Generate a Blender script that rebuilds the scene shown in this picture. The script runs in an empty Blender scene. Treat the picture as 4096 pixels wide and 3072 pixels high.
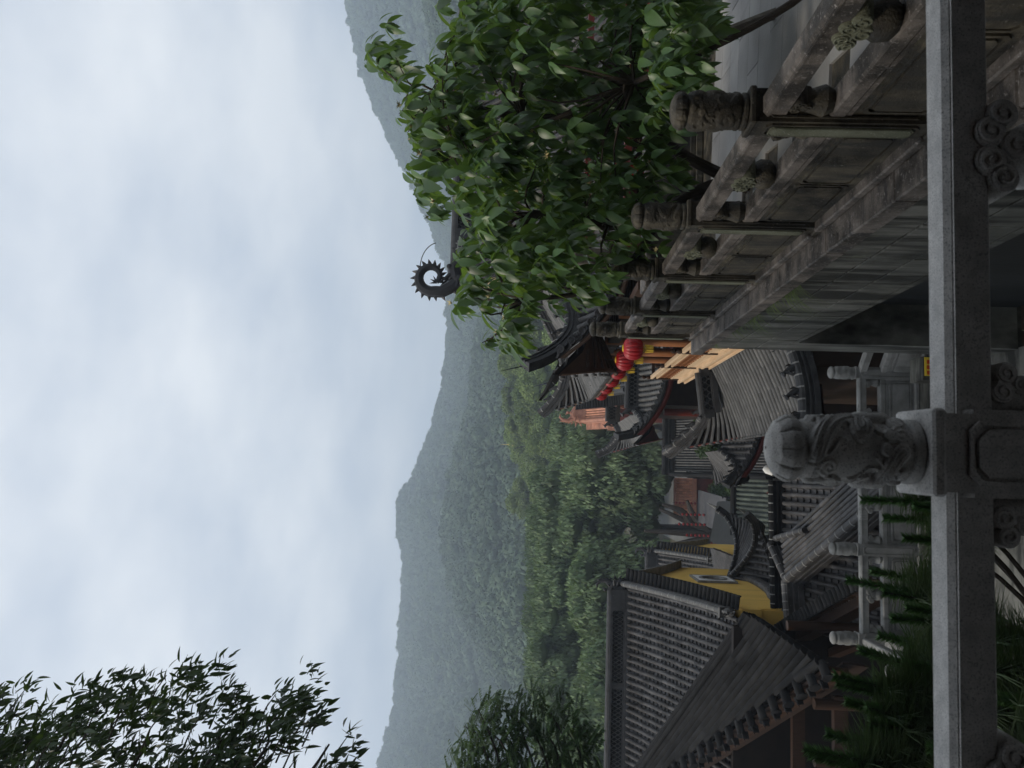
import bpy, bmesh, math, random
import numpy as np
from mathutils import Vector, Matrix
random.seed(7); RNG = np.random.default_rng(7)
SC = bpy.context.scene
COL = SC.collection
PI = math.pi

# ------------------------------------------------------------------ camera
F_PX, ROLL = 820.0, math.radians(1.65)
PITCH, YAW = math.atan(27.5/F_PX), math.atan(86/F_PX)
FW = Vector((math.sin(YAW)*math.cos(PITCH), math.cos(YAW)*math.cos(PITCH), math.sin(PITCH)))
RT = Vector((math.cos(YAW), -math.sin(YAW), 0)); UP = RT.cross(FW)
cd = bpy.data.cameras.new('camera'); cam = bpy.data.objects.new('camera', cd); COL.objects.link(cam)
RC, RS = math.cos(ROLL), math.sin(ROLL)
CX = RT*RS - UP*RC; CY = RT*RC + UP*RS; CZ = -FW          # the phone was held on its side
cam.matrix_world = Matrix(((CX.x, CY.x, CZ.x, 0), (CX.y, CY.y, CZ.y, 0), (CX.z, CY.z, CZ.z, 0), (0, 0, 0, 1)))
cd.sensor_width = 36; cd.lens = F_PX/1024*36
cd.clip_start = 0.05; cd.clip_end = 3000
cd.dof.use_dof = True; cd.dof.focus_distance = 14; cd.dof.aperture_fstop = 7
SC.camera = cam

# ------------------------------------------------------------------ light
SUN_AZ, SUN_EL = math.radians(-98), math.radians(46)       # azimuth clockwise from +Y
SKY_STRENGTH = 0.135
w = bpy.data.worlds.new('World'); SC.world = w; w.use_nodes = True
nt = w.node_tree; nt.nodes.clear()
def N(nt, t, **k):
    n = nt.nodes.new(t)
    for a, v in k.items():
        if a in n.inputs: n.inputs[a].default_value = v
        else: setattr(n, a, v)
    return n
def link(nt, a, b): nt.links.new(a, b)
out = N(nt, 'ShaderNodeOutputWorld'); bg = N(nt, 'ShaderNodeBackground'); bg.inputs['Strength'].default_value = SKY_STRENGTH
sky = N(nt, 'ShaderNodeTexSky'); sky.sky_type = 'NISHITA'; sky.sun_disc = False
sky.sun_elevation = SUN_EL; sky.sun_rotation = SUN_AZ
sky.air_density = 1.0; sky.dust_density = 1.5
tc = N(nt, 'ShaderNodeTexCoord'); sep = N(nt, 'ShaderNodeSeparateXYZ')
link(nt, tc.outputs['Generated'], sep.inputs[0])
mx = N(nt, 'ShaderNodeMath', operation='MAXIMUM'); link(nt, sep.outputs['Z'], mx.inputs[0]); mx.inputs[1].default_value = 0.0
ad = N(nt, 'ShaderNodeMath', operation='ADD'); link(nt, mx.outputs[0], ad.inputs[0]); ad.inputs[1].default_value = 0.22
dx = N(nt, 'ShaderNodeMath', operation='DIVIDE'); link(nt, sep.outputs['X'], dx.inputs[0]); link(nt, ad.outputs[0], dx.inputs[1])
dy = N(nt, 'ShaderNodeMath', operation='DIVIDE'); link(nt, sep.outputs['Y'], dy.inputs[0]); link(nt, ad.outputs[0], dy.inputs[1])
cmb = N(nt, 'ShaderNodeCombineXYZ'); link(nt, dx.outputs[0], cmb.inputs[0]); link(nt, dy.outputs[0], cmb.inputs[1])
n1 = N(nt, 'ShaderNodeTexNoise'); n1.inputs['Scale'].default_value = 1.5; n1.inputs['Detail'].default_value = 5.0; n1.inputs['Roughness'].default_value = 0.52
link(nt, cmb.outputs[0], n1.inputs['Vector'])
n2 = N(nt, 'ShaderNodeTexNoise'); n2.inputs['Scale'].default_value = 1.9; n2.inputs['Detail'].default_value = 5.0; n2.inputs['Roughness'].default_value = 0.5
link(nt, cmb.outputs[0], n2.inputs['Vector'])
mrc = N(nt, 'ShaderNodeMapRange'); mrc.inputs[1].default_value = 0.32; mrc.inputs[2].default_value = 0.60
mrc.inputs[3].default_value = 0.90; mrc.inputs[4].default_value = 0.97
link(nt, n1.outputs[0], mrc.inputs[0])
cloudcol = N(nt, 'ShaderNodeMix'); cloudcol.data_type = 'RGBA'
cloudcol.inputs[6].default_value = (3.35, 3.85, 4.6, 1); cloudcol.inputs[7].default_value = (6.7, 6.85, 6.95, 1)
mr2 = N(nt, 'ShaderNodeMapRange'); mr2.inputs[1].default_value = 0.28; mr2.inputs[2].default_value = 0.62
link(nt, n2.outputs[0], mr2.inputs[0]); link(nt, mr2.outputs[0], cloudcol.inputs[0])
mxs = N(nt, 'ShaderNodeMix'); mxs.data_type = 'RGBA'
link(nt, mrc.outputs[0], mxs.inputs[0]); link(nt, sky.outputs[0], mxs.inputs[6]); link(nt, cloudcol.outputs[2], mxs.inputs[7])
link(nt, mxs.outputs[2], bg.inputs[0]); link(nt, bg.outputs[0], out.inputs[0])
sd = bpy.data.lights.new('sun', 'SUN'); sd.energy = 2.6; sd.angle = math.radians(8); sd.color = (1.0, 0.90, 0.76)
sun = bpy.data.objects.new('sun', sd); COL.objects.link(sun)
sdir = Vector((math.sin(SUN_AZ)*math.cos(SUN_EL), math.cos(SUN_AZ)*math.cos(SUN_EL), math.sin(SUN_EL)))
sun.rotation_euler = (-sdir).to_track_quat('-Z', 'Y').to_euler()
SC.view_settings.view_transform = 'Standard'; SC.view_settings.look = 'None'
SC.view_settings.exposure = 0.24; SC.view_settings.gamma = 1.0; SC.view_settings.use_curve_mapping = False
SC.cycles.max_bounces = 6; SC.cycles.volume_bounces = 1; SC.cycles.transparent_max_bounces = 8

# ------------------------------------------------------------------ materials
MATS = {}
def mat(name, base, rough=0.7, var=None, scale=4.0, detail=6.0, bump=0.0, bscale=30.0, streak=None, spec=0.22,
        rnd=0.0, orand=0.0, stretch=(1, 1, 1), spots=None, trans=None, lo=0.35, hi=0.65, moss=None):
    """procedural material: base colour, noise variation to var, optional vertical streaks, speckles, lichen, per-piece variation"""
    m = bpy.data.materials.new(name); m.use_nodes = True; t = m.node_tree; t.nodes.clear()
    o = N(t, 'ShaderNodeOutputMaterial'); b = N(t, 'ShaderNodeBsdfPrincipled')
    b.inputs['Roughness'].default_value = rough; b.inputs['Specular IOR Level'].default_value = spec
    geo = N(t, 'ShaderNodeNewGeometry'); mp = N(t, 'ShaderNodeMapping'); mp.inputs['Scale'].default_value = stretch
    link(t, geo.outputs['Position'], mp.inputs[0]); vec = mp.outputs[0]
    col = None
    def mixc(fac, a, bb):
        x = N(t, 'ShaderNodeMix'); x.data_type = 'RGBA'
        link(t, fac, x.inputs[0])
        if isinstance(a, tuple): x.inputs[6].default_value = (*a, 1)
        else: link(t, a, x.inputs[6])
        if isinstance(bb, tuple): x.inputs[7].default_value = (*bb, 1)
        else: link(t, bb, x.inputs[7])
        return x.outputs[2]
    def ramp(src, lo, hi, a=0.0, bb=1.0):
        r = N(t, 'ShaderNodeMapRange'); r.inputs[1].default_value = lo; r.inputs[2].default_value = hi
        r.inputs[3].default_value = a; r.inputs[4].default_value = bb; link(t, src, r.inputs[0]); return r.outputs[0]
    def noise(sc, de=5.0, v=None, ro=0.6):
        n = N(t, 'ShaderNodeTexNoise'); n.inputs['Scale'].default_value = sc; n.inputs['Detail'].default_value = de
        n.inputs['Roughness'].default_value = ro; link(t, v or vec, n.inputs['Vector']); return n.outputs[0]
    col = base
    if var: col = mixc(ramp(noise(scale, detail), lo, hi), base, var)
    if streak:
        sm = N(t, 'ShaderNodeMapping'); sm.inputs['Scale'].default_value = streak[1]; link(t, geo.outputs['Position'], sm.inputs[0])
        col = mixc(ramp(noise(1.0, 5.0, sm.outputs[0], 0.65), streak[2], streak[3]), col, streak[0])
    if moss: col = mixc(ramp(noise(moss[1], 7.0, None, 0.7), moss[2], moss[3]), col, moss[0])
    if spots: col = mixc(ramp(noise(spots[1], 2.0), spots[2], spots[3]), col, spots[0])
    if rnd:
        oi = N(t, 'ShaderNodeObjectInfo'); at = N(t, 'ShaderNodeAttribute'); at.attribute_name = 'rnd'
        s = N(t, 'ShaderNodeMath', operation='ADD'); link(t, oi.outputs['Random'], s.inputs[0]); link(t, at.outputs['Fac'], s.inputs[1])
        f = N(t, 'ShaderNodeMath', operation='FRACT'); link(t, s.outputs[0], f.inputs[0])
        g = ramp(f.outputs[0], 0, 1, 1-rnd, 1+rnd)
        vm = N(t, 'ShaderNodeVectorMath', operation='SCALE'); link(t, g, vm.inputs['Scale'])
        if isinstance(col, tuple): vm.inputs[0].default_value = col
        else: link(t, col, vm.inputs[0])
        col = vm.outputs[0]
    if orand:
        oi = N(t, 'ShaderNodeObjectInfo'); vm = N(t, 'ShaderNodeVectorMath', operation='MULTIPLY')
        cr_ = N(t, 'ShaderNodeMix'); cr_.data_type = 'RGBA'; link(t, oi.outputs['Random'], cr_.inputs[0]); cr_.inputs[6].default_value = (1-orand*.9, 1-orand, 1-orand*.7, 1); cr_.inputs[7].default_value = (1+orand*1.2, 1+orand, 1+orand*.5, 1)
        link(t, col, vm.inputs[0]); link(t, cr_.outputs[2], vm.inputs[1]); col = vm.outputs[0]
    if isinstance(col, tuple): b.inputs['Base Color'].default_value = (*col, 1)
    else: link(t, col, b.inputs['Base Color'])
    if bump:
        bn = N(t, 'ShaderNodeBump'); bn.inputs['Strength'].default_value = bump; bn.inputs['Distance'].default_value = 0.02
        link(t, noise(bscale, 6.0), bn.inputs['Height']); link(t, bn.outputs[0], b.inputs['Normal'])
    if trans:
        tr = N(t, 'ShaderNodeBsdfTranslucent'); tr.inputs[0].default_value = (*trans[0], 1)
        ms = N(t, 'ShaderNodeMixShader'); ms.inputs[0].default_value = trans[1]
        link(t, b.outputs[0], ms.inputs[1]); link(t, tr.outputs[0], ms.inputs[2]); link(t, ms.outputs[0], o.inputs[0])
    else: link(t, b.outputs[0], o.inputs[0])
    MATS[name] = m; return m

mat('granite_pale', (.60, .585, .56), .75, (.42, .41, .395), 18, 8, .25, 220, spots=((.24, .24, .235), 240, .52, .66))
mat('granite_dark', (.098, .085, .062), .62, (.014, .012, .009), 4.0, 8, .5, 90, lo=.40, hi=.60,
    streak=((.03, .029, .026), (9, 9, 1.1), .45, .62), moss=((.12, .125, .065), 5.0, .60, .80), spots=((.24, .225, .20), 60, .66, .82))
mat('granite_rail', (.165, .143, .125), .5, (.030, .026, .022), 4.5, 8, .5, 90, lo=.38, hi=.60, spots=((.30, .275, .26), 60, .60, .78),
    streak=((.035, .032, .03), (3, 9, 3), .50, .66))
mat('granite_far', (.26, .26, .25), .75, (.16, .16, .152), 5, 8, .3, 90, streak=((.10, .10, .095), (7, 7, .8), .58, .72))
mat('granite_slab', (.165, .163, .146), .65, (.085, .085, .074), 2.5, 8, .25, 60, rnd=.10, streak=((.022, .022, .019), (1, 4.5, .5), .42, .58),
    moss=((.15, .16, .11), 3.0, .62, .8))
mat('near_black', (.019, .020, .020), .6, (.011, .012, .012), 2, 6, .2, 30, streak=((.02, .022, .024), (5, 5, .4), .5, .7))
mat('paving', (.29, .285, .275), .5, (.215, .21, .205), 1.6, 8, .2, 50, rnd=.16, streak=((.13, .125, .12), (2, .5, 2), .62, .8))
mat('court_floor', (.15, .148, .14), .6, (.09, .09, .085), .35, 8, .2, 6)
mat('soil', (.09, .075, .055), .95, (.05, .06, .03), .3, 8, .4, 4)
mat('granite_head_shaded', (.52, .505, .48), .75, (.34, .335, .32), 14, 8, .3, 160, spots=((.18, .18, .175), 240, .54, .68))  # darker granite copy: roof shade on the carved head put into the colour
mat('moss_granite', (.155, .160, .115), .7, (.085, .09, .06), 5, 8, .5, 120, spots=((.25, .26, .2), 90, .6, .75))
mat('tile_grey', (.060, .058, .0585), .46, (.027, .026, .026), 2.4, 8, .35, 70, rnd=.5, spec=.32, moss=((.24, .23, .215), 18, .60, .80),
    streak=((.028, .025, .023), (1.3, 1.3, 1.3), .46, .62))
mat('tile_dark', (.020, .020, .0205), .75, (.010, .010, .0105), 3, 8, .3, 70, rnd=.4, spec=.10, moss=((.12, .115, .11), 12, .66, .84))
mat('tile_pale', (.095, .093, .089), .5, (.055, .054, .052), 4, 8, .3, 50, rnd=.3, spec=.3, moss=((.22, .21, .19), 9, .62, .82))
mat('ridge_grey', (.045, .045, .046), .5, (.024, .024, .025), 6, 8, .4, 60, moss=((.15, .145, .14), 11, .62, .8), rnd=.2)
mat('tile_orange', (.50, .235, .145), .45, (.36, .155, .095), 2.5, 6, .2, 30, rnd=.22, spec=.5)
mat('orange_ridge', (.38, .185, .12), .5, (.27, .12, .08), 3, 6, .3, 20)
mat('tile_green', (.075, .09, .075), .45, (.045, .055, .046), 2, 6, .2, 30, rnd=.3)
mat('plaster_yellow', (.72, .475, .115), .85, (.64, .415, .095), 1.1, 8, .12, 40, streak=((.50, .32, .085), (2.0, 2.0, .3), .50, .78), moss=((.50, .36, .14), 1.6, .58, .82))
mat('plaster_bright', (.62, .42, .06), .85, (.55, .36, .05), 1.5, 6)
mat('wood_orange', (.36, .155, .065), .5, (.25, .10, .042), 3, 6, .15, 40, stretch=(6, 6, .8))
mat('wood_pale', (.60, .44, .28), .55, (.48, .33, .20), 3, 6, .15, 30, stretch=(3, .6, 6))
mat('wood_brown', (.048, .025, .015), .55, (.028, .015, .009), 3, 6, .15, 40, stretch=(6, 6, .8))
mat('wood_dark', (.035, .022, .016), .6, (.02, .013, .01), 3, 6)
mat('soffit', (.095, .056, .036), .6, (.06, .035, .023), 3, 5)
mat('shade_black', (.014, .010, .008), .7, (.008, .006, .005), 3, 5)  # near-black painted for deep shade inside the hall and between tile rows
mat('wood_red', (.12, .022, .016), .5, (.075, .014, .011), 3, 5)
mat('pink_trim', (.42, .20, .16), .6, (.34, .15, .12), 2, 5)
mat('lantern_dull', (.16, .012, .012), .6)
mat('lantern_red', (.36, .008, .012), .42, (.27, .005, .008), 8, 3, spec=.5, trans=((.45, .01, .012), .2))
mat('gold', (.62, .42, .05), .45, (.50, .32, .03), 10, 4)
mat('black_iron', (.02, .02, .022), .45)
mat('white_paint', (.7, .7, .68), .6, (.6, .6, .58), 4, 4)
mat('sign_yellow', (.75, .56, .05), .5); mat('sign_red', (.55, .08, .02), .5); mat('sign_black', (.02, .02, .02), .5)
mat('bark_dark', (.055, .045, .036), .9, (.03, .024, .02), 8, 8, .6, 40, stretch=(3, 3, .6))
mat('bark_pale', (.20, .18, .15), .85, (.10, .09, .075), 9, 8, .5, 40)
mat('leaf_magnolia', (.064, .122, .038), .40, (.032, .070, .026), 3, 3, spec=.45, rnd=.55, trans=((.20, .33, .05), .32))
mat('leaf_bamboo', (.045, .068, .036), .42, (.020, .036, .016), 2, 3, rnd=.45, trans=((.07, .12, .02), .22))
mat('leaf_dark', (.040, .072, .026), .5, (.026, .05, .02), 2, 3, rnd=.45, trans=((.10, .17, .03), .25))
mat('leaf_willow', (.15, .205, .105), .6, (.070, .112, .058), .4, 4, rnd=.55, orand=.14, trans=((.13, .2, .05), .25))
mat('leaf_bright', (.16, .215, .070), .6, (.095, .145, .052), .2, 4, rnd=.5, orand=.2, trans=((.2, .28, .06), .25))
mat('leaf_hill', (.078, .115, .068), .75, (.045, .075, .046), .02, 6, rnd=.22)
mat('hill_ground', (.045, .07, .03), .9, (.03, .045, .022), .05, 5)
mat('petal', (.52, .46, .28), .6, (.46, .38, .18), 9, 3)
mat('needle', (.125, .165, .095), .5, (.034, .060, .028), 2, 3, rnd=.5, trans=((.09, .15, .03), .2))
mat('needle_young', (.075, .15, .045), .5, (.055, .12, .035), 2, 3, rnd=.4)
mat('grass', (.10, .13, .035), .6, (.06, .09, .025), 6, 3, rnd=.5, trans=((.16, .2, .04), .3))
mat('tarp', (.085, .085, .09), .7, (.06, .06, .063), 1.5, 6, .2, 10)
mat('twig', (.045, .035, .025), .85)
mat('spire_gold', (.62, .47, .16), .35, (.5, .36, .1), 2, 3)

# ------------------------------------------------------------------ building helpers
OFF = {}
def tag(o, label=None, cat=None, group=None, kind=None):
    if label: o['label'] = label
    if cat: o['category'] = cat
    if group: o['group'] = group
    if kind: o['kind'] = kind
    return o
def thing(name, loc, label, cat, group=None):
    o = bpy.data.objects.new(name, None); COL.objects.link(o); o.location = loc; o.empty_display_size = .2
    OFF[o.name] = Vector(loc); return tag(o, label, cat, group)
def place(name, me, m, parent=None, kind=None, label=None):
    o = bpy.data.objects.new(name, me); COL.objects.link(o)
    if m and not me.materials: me.materials.append(MATS[m])
    if parent:
        o.parent = parent; OFF[o.name] = OFF[parent.name]
    else: OFF[o.name] = Vector((0, 0, 0))
    return tag(o, label, None, None, kind)
def npmesh(name, V, F4, smooth=False, rnd=None):
    """mesh from numpy arrays; F4 is (n,3) or (n,4)"""
    me = bpy.data.meshes.new(name); V = np.ascontiguousarray(V, np.float32); k = F4.shape[1]; n = len(F4)
    me.vertices.add(len(V)); me.vertices.foreach_set('co', V.ravel())
    me.loops.add(n*k); me.loops.foreach_set('vertex_index', np.ascontiguousarray(F4, np.int32).ravel())
    me.polygons.add(n); me.polygons.foreach_set('loop_start', np.arange(0, n*k, k, dtype=np.int32))
    if smooth: me.polygons.foreach_set('use_smooth', np.ones(n, bool))
    if rnd is not None:
        a = me.attributes.new('rnd', 'FLOAT', 'POINT'); a.data.foreach_set('value', np.ascontiguousarray(rnd, np.float32))
    me.update(calc_edges=True); return me

class MB:
    def __init__(s): s.v = []; s.f = []
    def add(s, vs, fs):
        b = len(s.v); s.v += [tuple(x) for x in vs]; s.f += [tuple(b+i for i in f) for f in fs]; return s
    def box(s, c, d, R=None, ch=0.0):
        hx, hy, hz = d[0]/2, d[1]/2, d[2]/2
        if ch <= 0:
            vs = [Vector((x*hx, y*hy, z*hz)) for z in (-1, 1) for y in (-1, 1) for x in (-1, 1)]
            fs = [(0, 2, 3, 1), (4, 5, 7, 6), (0, 1, 5, 4), (2, 6, 7, 3), (0, 4, 6, 2), (1, 3, 7, 5)]
        else:
            r = lambda a, b, z: [Vector((x, y, z)) for x, y in ((-a+ch, -b), (a-ch, -b), (a, -b+ch), (a, b-ch), (a-ch, b), (-a+ch, b), (-a, b-ch), (-a, -b+ch))]
            rc = lambda a, b, z: [Vector((x, y, z)) for x, y in ((-a+ch, -b+ch), (a-ch, -b+ch), (a-ch, -b+ch), (a-ch, b-ch), (a-ch, b-ch), (-a+ch, b-ch), (-a+ch, b-ch), (-a+ch, -b+ch))]
            vs = rc(hx, hy, -hz) + r(hx, hy, -hz+ch) + r(hx, hy, hz-ch) + rc(hx, hy, hz)
            fs = [tuple(range(7, -1, -1)), tuple(range(24, 32))]
            for k in range(3):
                for i in range(8): j = (i+1) % 8; fs.append((8*k+i, 8*k+j, 8*k+8+j, 8*k+8+i))
        if R is not None: vs = [R @ x for x in vs]
        c = Vector(c); return s.add([c+x for x in vs], fs)
    def b(s, x0, x1, y0, y1, z0, z1, ch=0.0):
        return s.box(((x0+x1)/2, (y0+y1)/2, (z0+z1)/2), (abs(x1-x0), abs(y1-y0), abs(z1-z0)), None, ch)
    def lathe(s, prof, c=(0, 0, 0), n=16, axis=None):
        c = Vector(c); vs = []; fs = []
        Q = Vector((0, 0, 1)).rotation_difference(Vector(axis)).to_matrix() if axis else None
        for r, z in prof:
            for i in range(n):
                a = 2*PI*i/n; p = Vector((r*math.cos(a), r*math.sin(a), z)); vs.append(c + (Q @ p if Q else p))
        for k in range(len(prof)-1):
            for i in range(n): j = (i+1) % n; fs.append((k*n+i, k*n+j, k*n+n+j, k*n+n+i))
        fs.append(tuple(range(n-1, -1, -1))); fs.append(tuple((len(prof)-1)*n+i for i in range(n)))
        return s.add(vs, fs)
    def tube(s, path, r, n=8, caps=True):
        P = [Vector(p) for p in path]; R = r if hasattr(r, '__len__') else [r]*len(P)
        vs = []; fs = []; prev = None
        for i, p in enumerate(P):
            t = (P[min(i+1, len(P)-1)]-P[max(i-1, 0)])
            t = t.normalized() if t.length > 1e-9 else Vector((0, 0, 1))
            if prev is None:
                a = Vector((0, 0, 1)) if abs(t.z) < .9 else Vector((1, 0, 0)); u = t.cross(a).normalized()
            else: u = (prev - t*prev.dot(t)).normalized()
            prev = u; wv = t.cross(u)
            for k in range(n):
                a = 2*PI*k/n; vs.append(p + (u*math.cos(a)+wv*math.sin(a))*R[i])
        for i in range(len(P)-1):
            for k in range(n): j = (k+1) % n; fs.append((i*n+k, i*n+j, i*n+n+j, i*n+n+k))
        if caps: fs.append(tuple(range(n-1, -1, -1))); fs.append(tuple((len(P)-1)*n+k for k in range(n)))
        return s.add(vs, fs)
    def sweep(s, prof, path, caps=True):
        """profile (side, up) swept along a path; the profile's up stays near world z"""
        P = [Vector(p) for p in path]; n = len(prof); vs = []; fs = []
        for i, p in enumerate(P):
            t = (P[min(i+1, len(P)-1)]-P[max(i-1, 0)]).normalized(); sd = t.cross(Vector((0, 0, 1)))
            sd = sd.normalized() if sd.length > 1e-6 else Vector((1, 0, 0)); u = sd.cross(t)
            vs += [p+sd*a+u*b for a, b in prof]
        for i in range(len(P)-1):
            for k in range(n): j = (k+1) % n; fs.append((i*n+k, i*n+n+k, i*n+n+j, i*n+j))
        if caps: fs.append(tuple(range(n))); fs.append(tuple((len(P)-1)*n+k for k in range(n-1, -1, -1)))
        return s.add(vs, fs)
    def prism(s, outline, a, b, plane='xz', hole=None):
        """outline in 2D extruded from a to b on the third axis"""
        g = {'xz': lambda p, h: (p[0], h, p[1]), 'yz': lambda p, h: (h, p[0], p[1]), 'xy': lambda p, h: (p[0], p[1], h)}[plane]
        n = len(outline); vs = [g(p, a) for p in outline]+[g(p, b) for p in outline]
        fs = [tuple(range(n)), tuple(range(2*n-1, n-1, -1))]+[(i, n+i, n+(i+1) % n, (i+1) % n) for i in range(n)]
        return s.add(vs, fs)
    def ball(s, c, r, n=8, m=6):
        r = r if hasattr(r, '__len__') else (r, r, r); c = Vector(c); vs = []; fs = []
        for j in range(m+1):
            ph = -PI/2+PI*j/m
            for i in range(n):
                a = 2*PI*i/n; vs.append(c+Vector((r[0]*math.cos(ph)*math.cos(a), r[1]*math.cos(ph)*math.sin(a), r[2]*math.sin(ph))))
        for j in range(m):
            for i in range(n): k = (i+1) % n; fs.append((j*n+i, j*n+k, j*n+n+k, j*n+n+i))
        return s.add(vs, fs)
    def cone(s, a, b, r, n=5): return s.tube([a, Vector(a).lerp(Vector(b), .6), b], [r, r*.5, r*.04], n)
    def mesh(s, name, off=(0, 0, 0), smooth=False):
        me = bpy.data.meshes.new(name); o = Vector(off)
        me.from_pydata([tuple(Vector(v)-o) for v in s.v], [], s.f)
        bm = bmesh.new(); bm.from_mesh(me); bmesh.ops.recalc_face_normals(bm, faces=bm.faces); bm.to_mesh(me); bm.free()
        if smooth:
            me.polygons.foreach_set('use_smooth', [True]*len(me.polygons)); me.set_sharp_from_angle(angle=math.radians(40))
        me.update(); return me
    def build(s, name, m, parent=None, smooth=False, kind=None, label=None):
        off = OFF[parent.name] if parent else (0, 0, 0)
        return place(name, s.mesh(name, off, smooth), m, parent, kind, label)
    def solo(s, name, m, label, cat=None, group=None, smooth=False, kind=None):
        o = s.build(name, m, None, smooth); return tag(o, label, cat, group, kind)
def copy_thing(src, loc, rot=None, label=None):
    r = src.copy(); COL.objects.link(r); r.location = loc
    if rot is not None: r.rotation_euler = rot
    if label: r['label'] = label
    OFF[r.name] = Vector(loc)
    for c in list(src.children):
        k = c.copy(); COL.objects.link(k); k.parent = r
        for g in list(c.children): q = g.copy(); COL.objects.link(q); q.parent = k
    return r
def bez(pts, n=20):
    """Catmull-Rom through points"""
    P = [Vector(p) for p in pts]; P = [P[0]*2-P[1]]+P+[P[-1]*2-P[-2]]; out = []
    m = len(P)-3
    for i in range(n+1):
        x = i/n*m; k = min(int(x), m-1); t = x-k; a, b, c, d = P[k:k+4]
        out.append(.5*((2*b)+(c-a)*t+(2*a-5*b+4*c-d)*t*t+(3*b-a-3*c+d)*t**3))
    return out
HAZE = 0.00095
# ------------------------------------------------------------------ carved heads and balustrades
def relief(S, Z, R, seed):
    """height of a carved dragon among cloud scrolls on a drum of radius R (S = arc length, Z = height 0..1)"""
    rg = random.Random(seed); per = 2*PI*R; H = np.zeros_like(S)
    def curve(pts, wdt, hgt, edge=0.0):
        nonlocal H
        P = np.array(pts); d = np.full(S.shape, 9.0)
        for k in (-1, 0, 1):
            for q in P[::1]:
                d = np.minimum(d, (S-q[0]-k*per)**2+(Z-q[1])**2)
        d = np.sqrt(d); h = hgt*np.sqrt(np.clip(1-(d/wdt)**2, 0, 1))
        if edge: h = h*(1-.35*(np.sin(d/wdt*9)**2))
        H = np.maximum(H, h)
    def spiral(cx, cz, r, turns=1.6, d=1):
        return [(cx+d*r*(1-t*.85)*math.cos(turns*2*PI*t), cz+r*(1-t*.85)*math.sin(turns*2*PI*t)) for t in np.linspace(0, 1, 40)]
    x0 = rg.uniform(-.02, .02)
    body = [(x0+.055*math.sin(t*7.5)+(-.09+.19*t), .225-.16*t+.028*math.cos(t*9)) for t in np.linspace(0, 1, 60)]
    curve(body, .024, .019, .5)
    curve(spiral(x0+.045, .095, .042, 1.2), .019, .021)
    body2 = [(x0+per/2+.06*math.sin(t*8)+(-.08+.17*t), .23-.17*t) for t in np.linspace(0, 1, 60)]
    curve(body2, .023, .018, .5); curve(spiral(x0+per/2+.03, .1, .04, 1.2), .018, .019)
    for i in range(46):                                              # fins along the body
        q = body[i+8] if i < 46 else body[0]
        if i % 4 == 0: curve([(q[0]+.018, q[1]+.02), (q[0]+.026, q[1]+.03)], .008, .013)
    for i in range(34):
        cx, cz = rg.uniform(0, per), rg.choice((rg.uniform(.028, .06), rg.uniform(.2, .25), rg.uniform(.03, .25)))
        curve(spiral(cx, cz, rg.uniform(.010, .022), 1.7, rg.choice((-1, 1))), .0065, .0105)
    for i in range(22):
        cx = rg.uniform(0, per); cz = rg.uniform(.05, .22); sg = rg.choice((-1, 1)); curve([(cx+sg*.035*t+.008*math.sin(t*6), cz+.05*t) for t in np.linspace(0, 1, 12)], .0045, .008)
    return H
def head_mesh(name, nth, nz, seed, amp=1.0):
    R0, HT = .074, .345
    th = np.linspace(0, 2*PI, nth, endpoint=False); z = np.concatenate([np.linspace(0, .27, int(nz*.8)), np.linspace(.274, .3449, nz-int(nz*.8))])
    T, Z = np.meshgrid(th, z)
    base = np.interp(z, [0, .004, .022, .028, .05, .15, .24, .262, .270, .280, .30, .325, .340, .345],
                        [.072, .083, .083, .074, .077, .079, .078, .077, .071, .080, .083, .070, .040, .004])
    Rr = np.repeat(base[:, None], nth, 1)
    H = relief(T*R0, Z, R0, seed); mask = np.clip((Z-.026)/.012, 0, 1)*np.clip((.266-Z)/.012, 0, 1)
    pet = np.abs(np.sin(T*5)); up = np.clip((Z-.275)/.01, 0, 1)
    groove = -.006*np.exp(-(pet/.16)**2)*up*np.clip((.3449-Z)/.03, 0, 1)
    rr = Rr+H*mask*amp+(1-amp)*.008*mask+groove+.004*up*pet*np.clip((.33-Z)/.02, 0, 1)
    V = np.stack([rr*np.cos(T), rr*np.sin(T), Z], -1).reshape(-1, 3); m = len(z)
    i = np.arange(nth); j = (i+1) % nth
    Fc = np.concatenate([np.stack([k*nth+i, k*nth+j, k*nth+nth+j, k*nth+nth+i], 1) for k in range(m-1)])
    return npmesh(name, V, Fc, True)
HEAD_HI = head_mesh('post_head', 170, 150, 3)
HEAD_LO = [head_mesh('post_head', 120, 100, s, .55) for s in (5, 11)]
HEAD_XL = head_mesh('post_head', 32, 28, 8, .6)

def spiral3(c, r, y, turns=1.5, n=22, d=1):
    return [(c[0]+d*r*(1-.85*t/n)*math.cos(turns*2*PI*t/n+.5), y, c[1]+r*(1-.85*t/n)*math.sin(turns*2*PI*t/n+.5)) for t in range(n+1)]
def cloud_scroll(mb, cx, cz, w, y0, y1, half=0):
    """cloud bracket: overlapping lobes with raised scrolls, in the local xz plane"""
    L = [(0, -.2, .34), (-.62, .05, .30), (.62, .05, .30), (-.28, .28, .3), (.28, .28, .3)]
    if half: L = [(half*.05, .2, .34), (half*.55, .1, .32), (half*.25, -.3, .27)]
    for x, z, r in L:
        c = (cx+x*w/2, cz+z*w/2); rr = r*w/2
        mb.lathe([(rr*.9, -abs(y1-y0)/2), (rr, -abs(y1-y0)/2+.006), (rr, abs(y1-y0)/2-.006), (rr*.9, abs(y1-y0)/2)], (c[0], (y0+y1)/2, c[1]), 16, (0, 1, 0))
        mb.tube(spiral3(c, rr*.78, y0-.002, 1.5, 20, 1 if x >= 0 else -1), rr*.13, 5)
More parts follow.
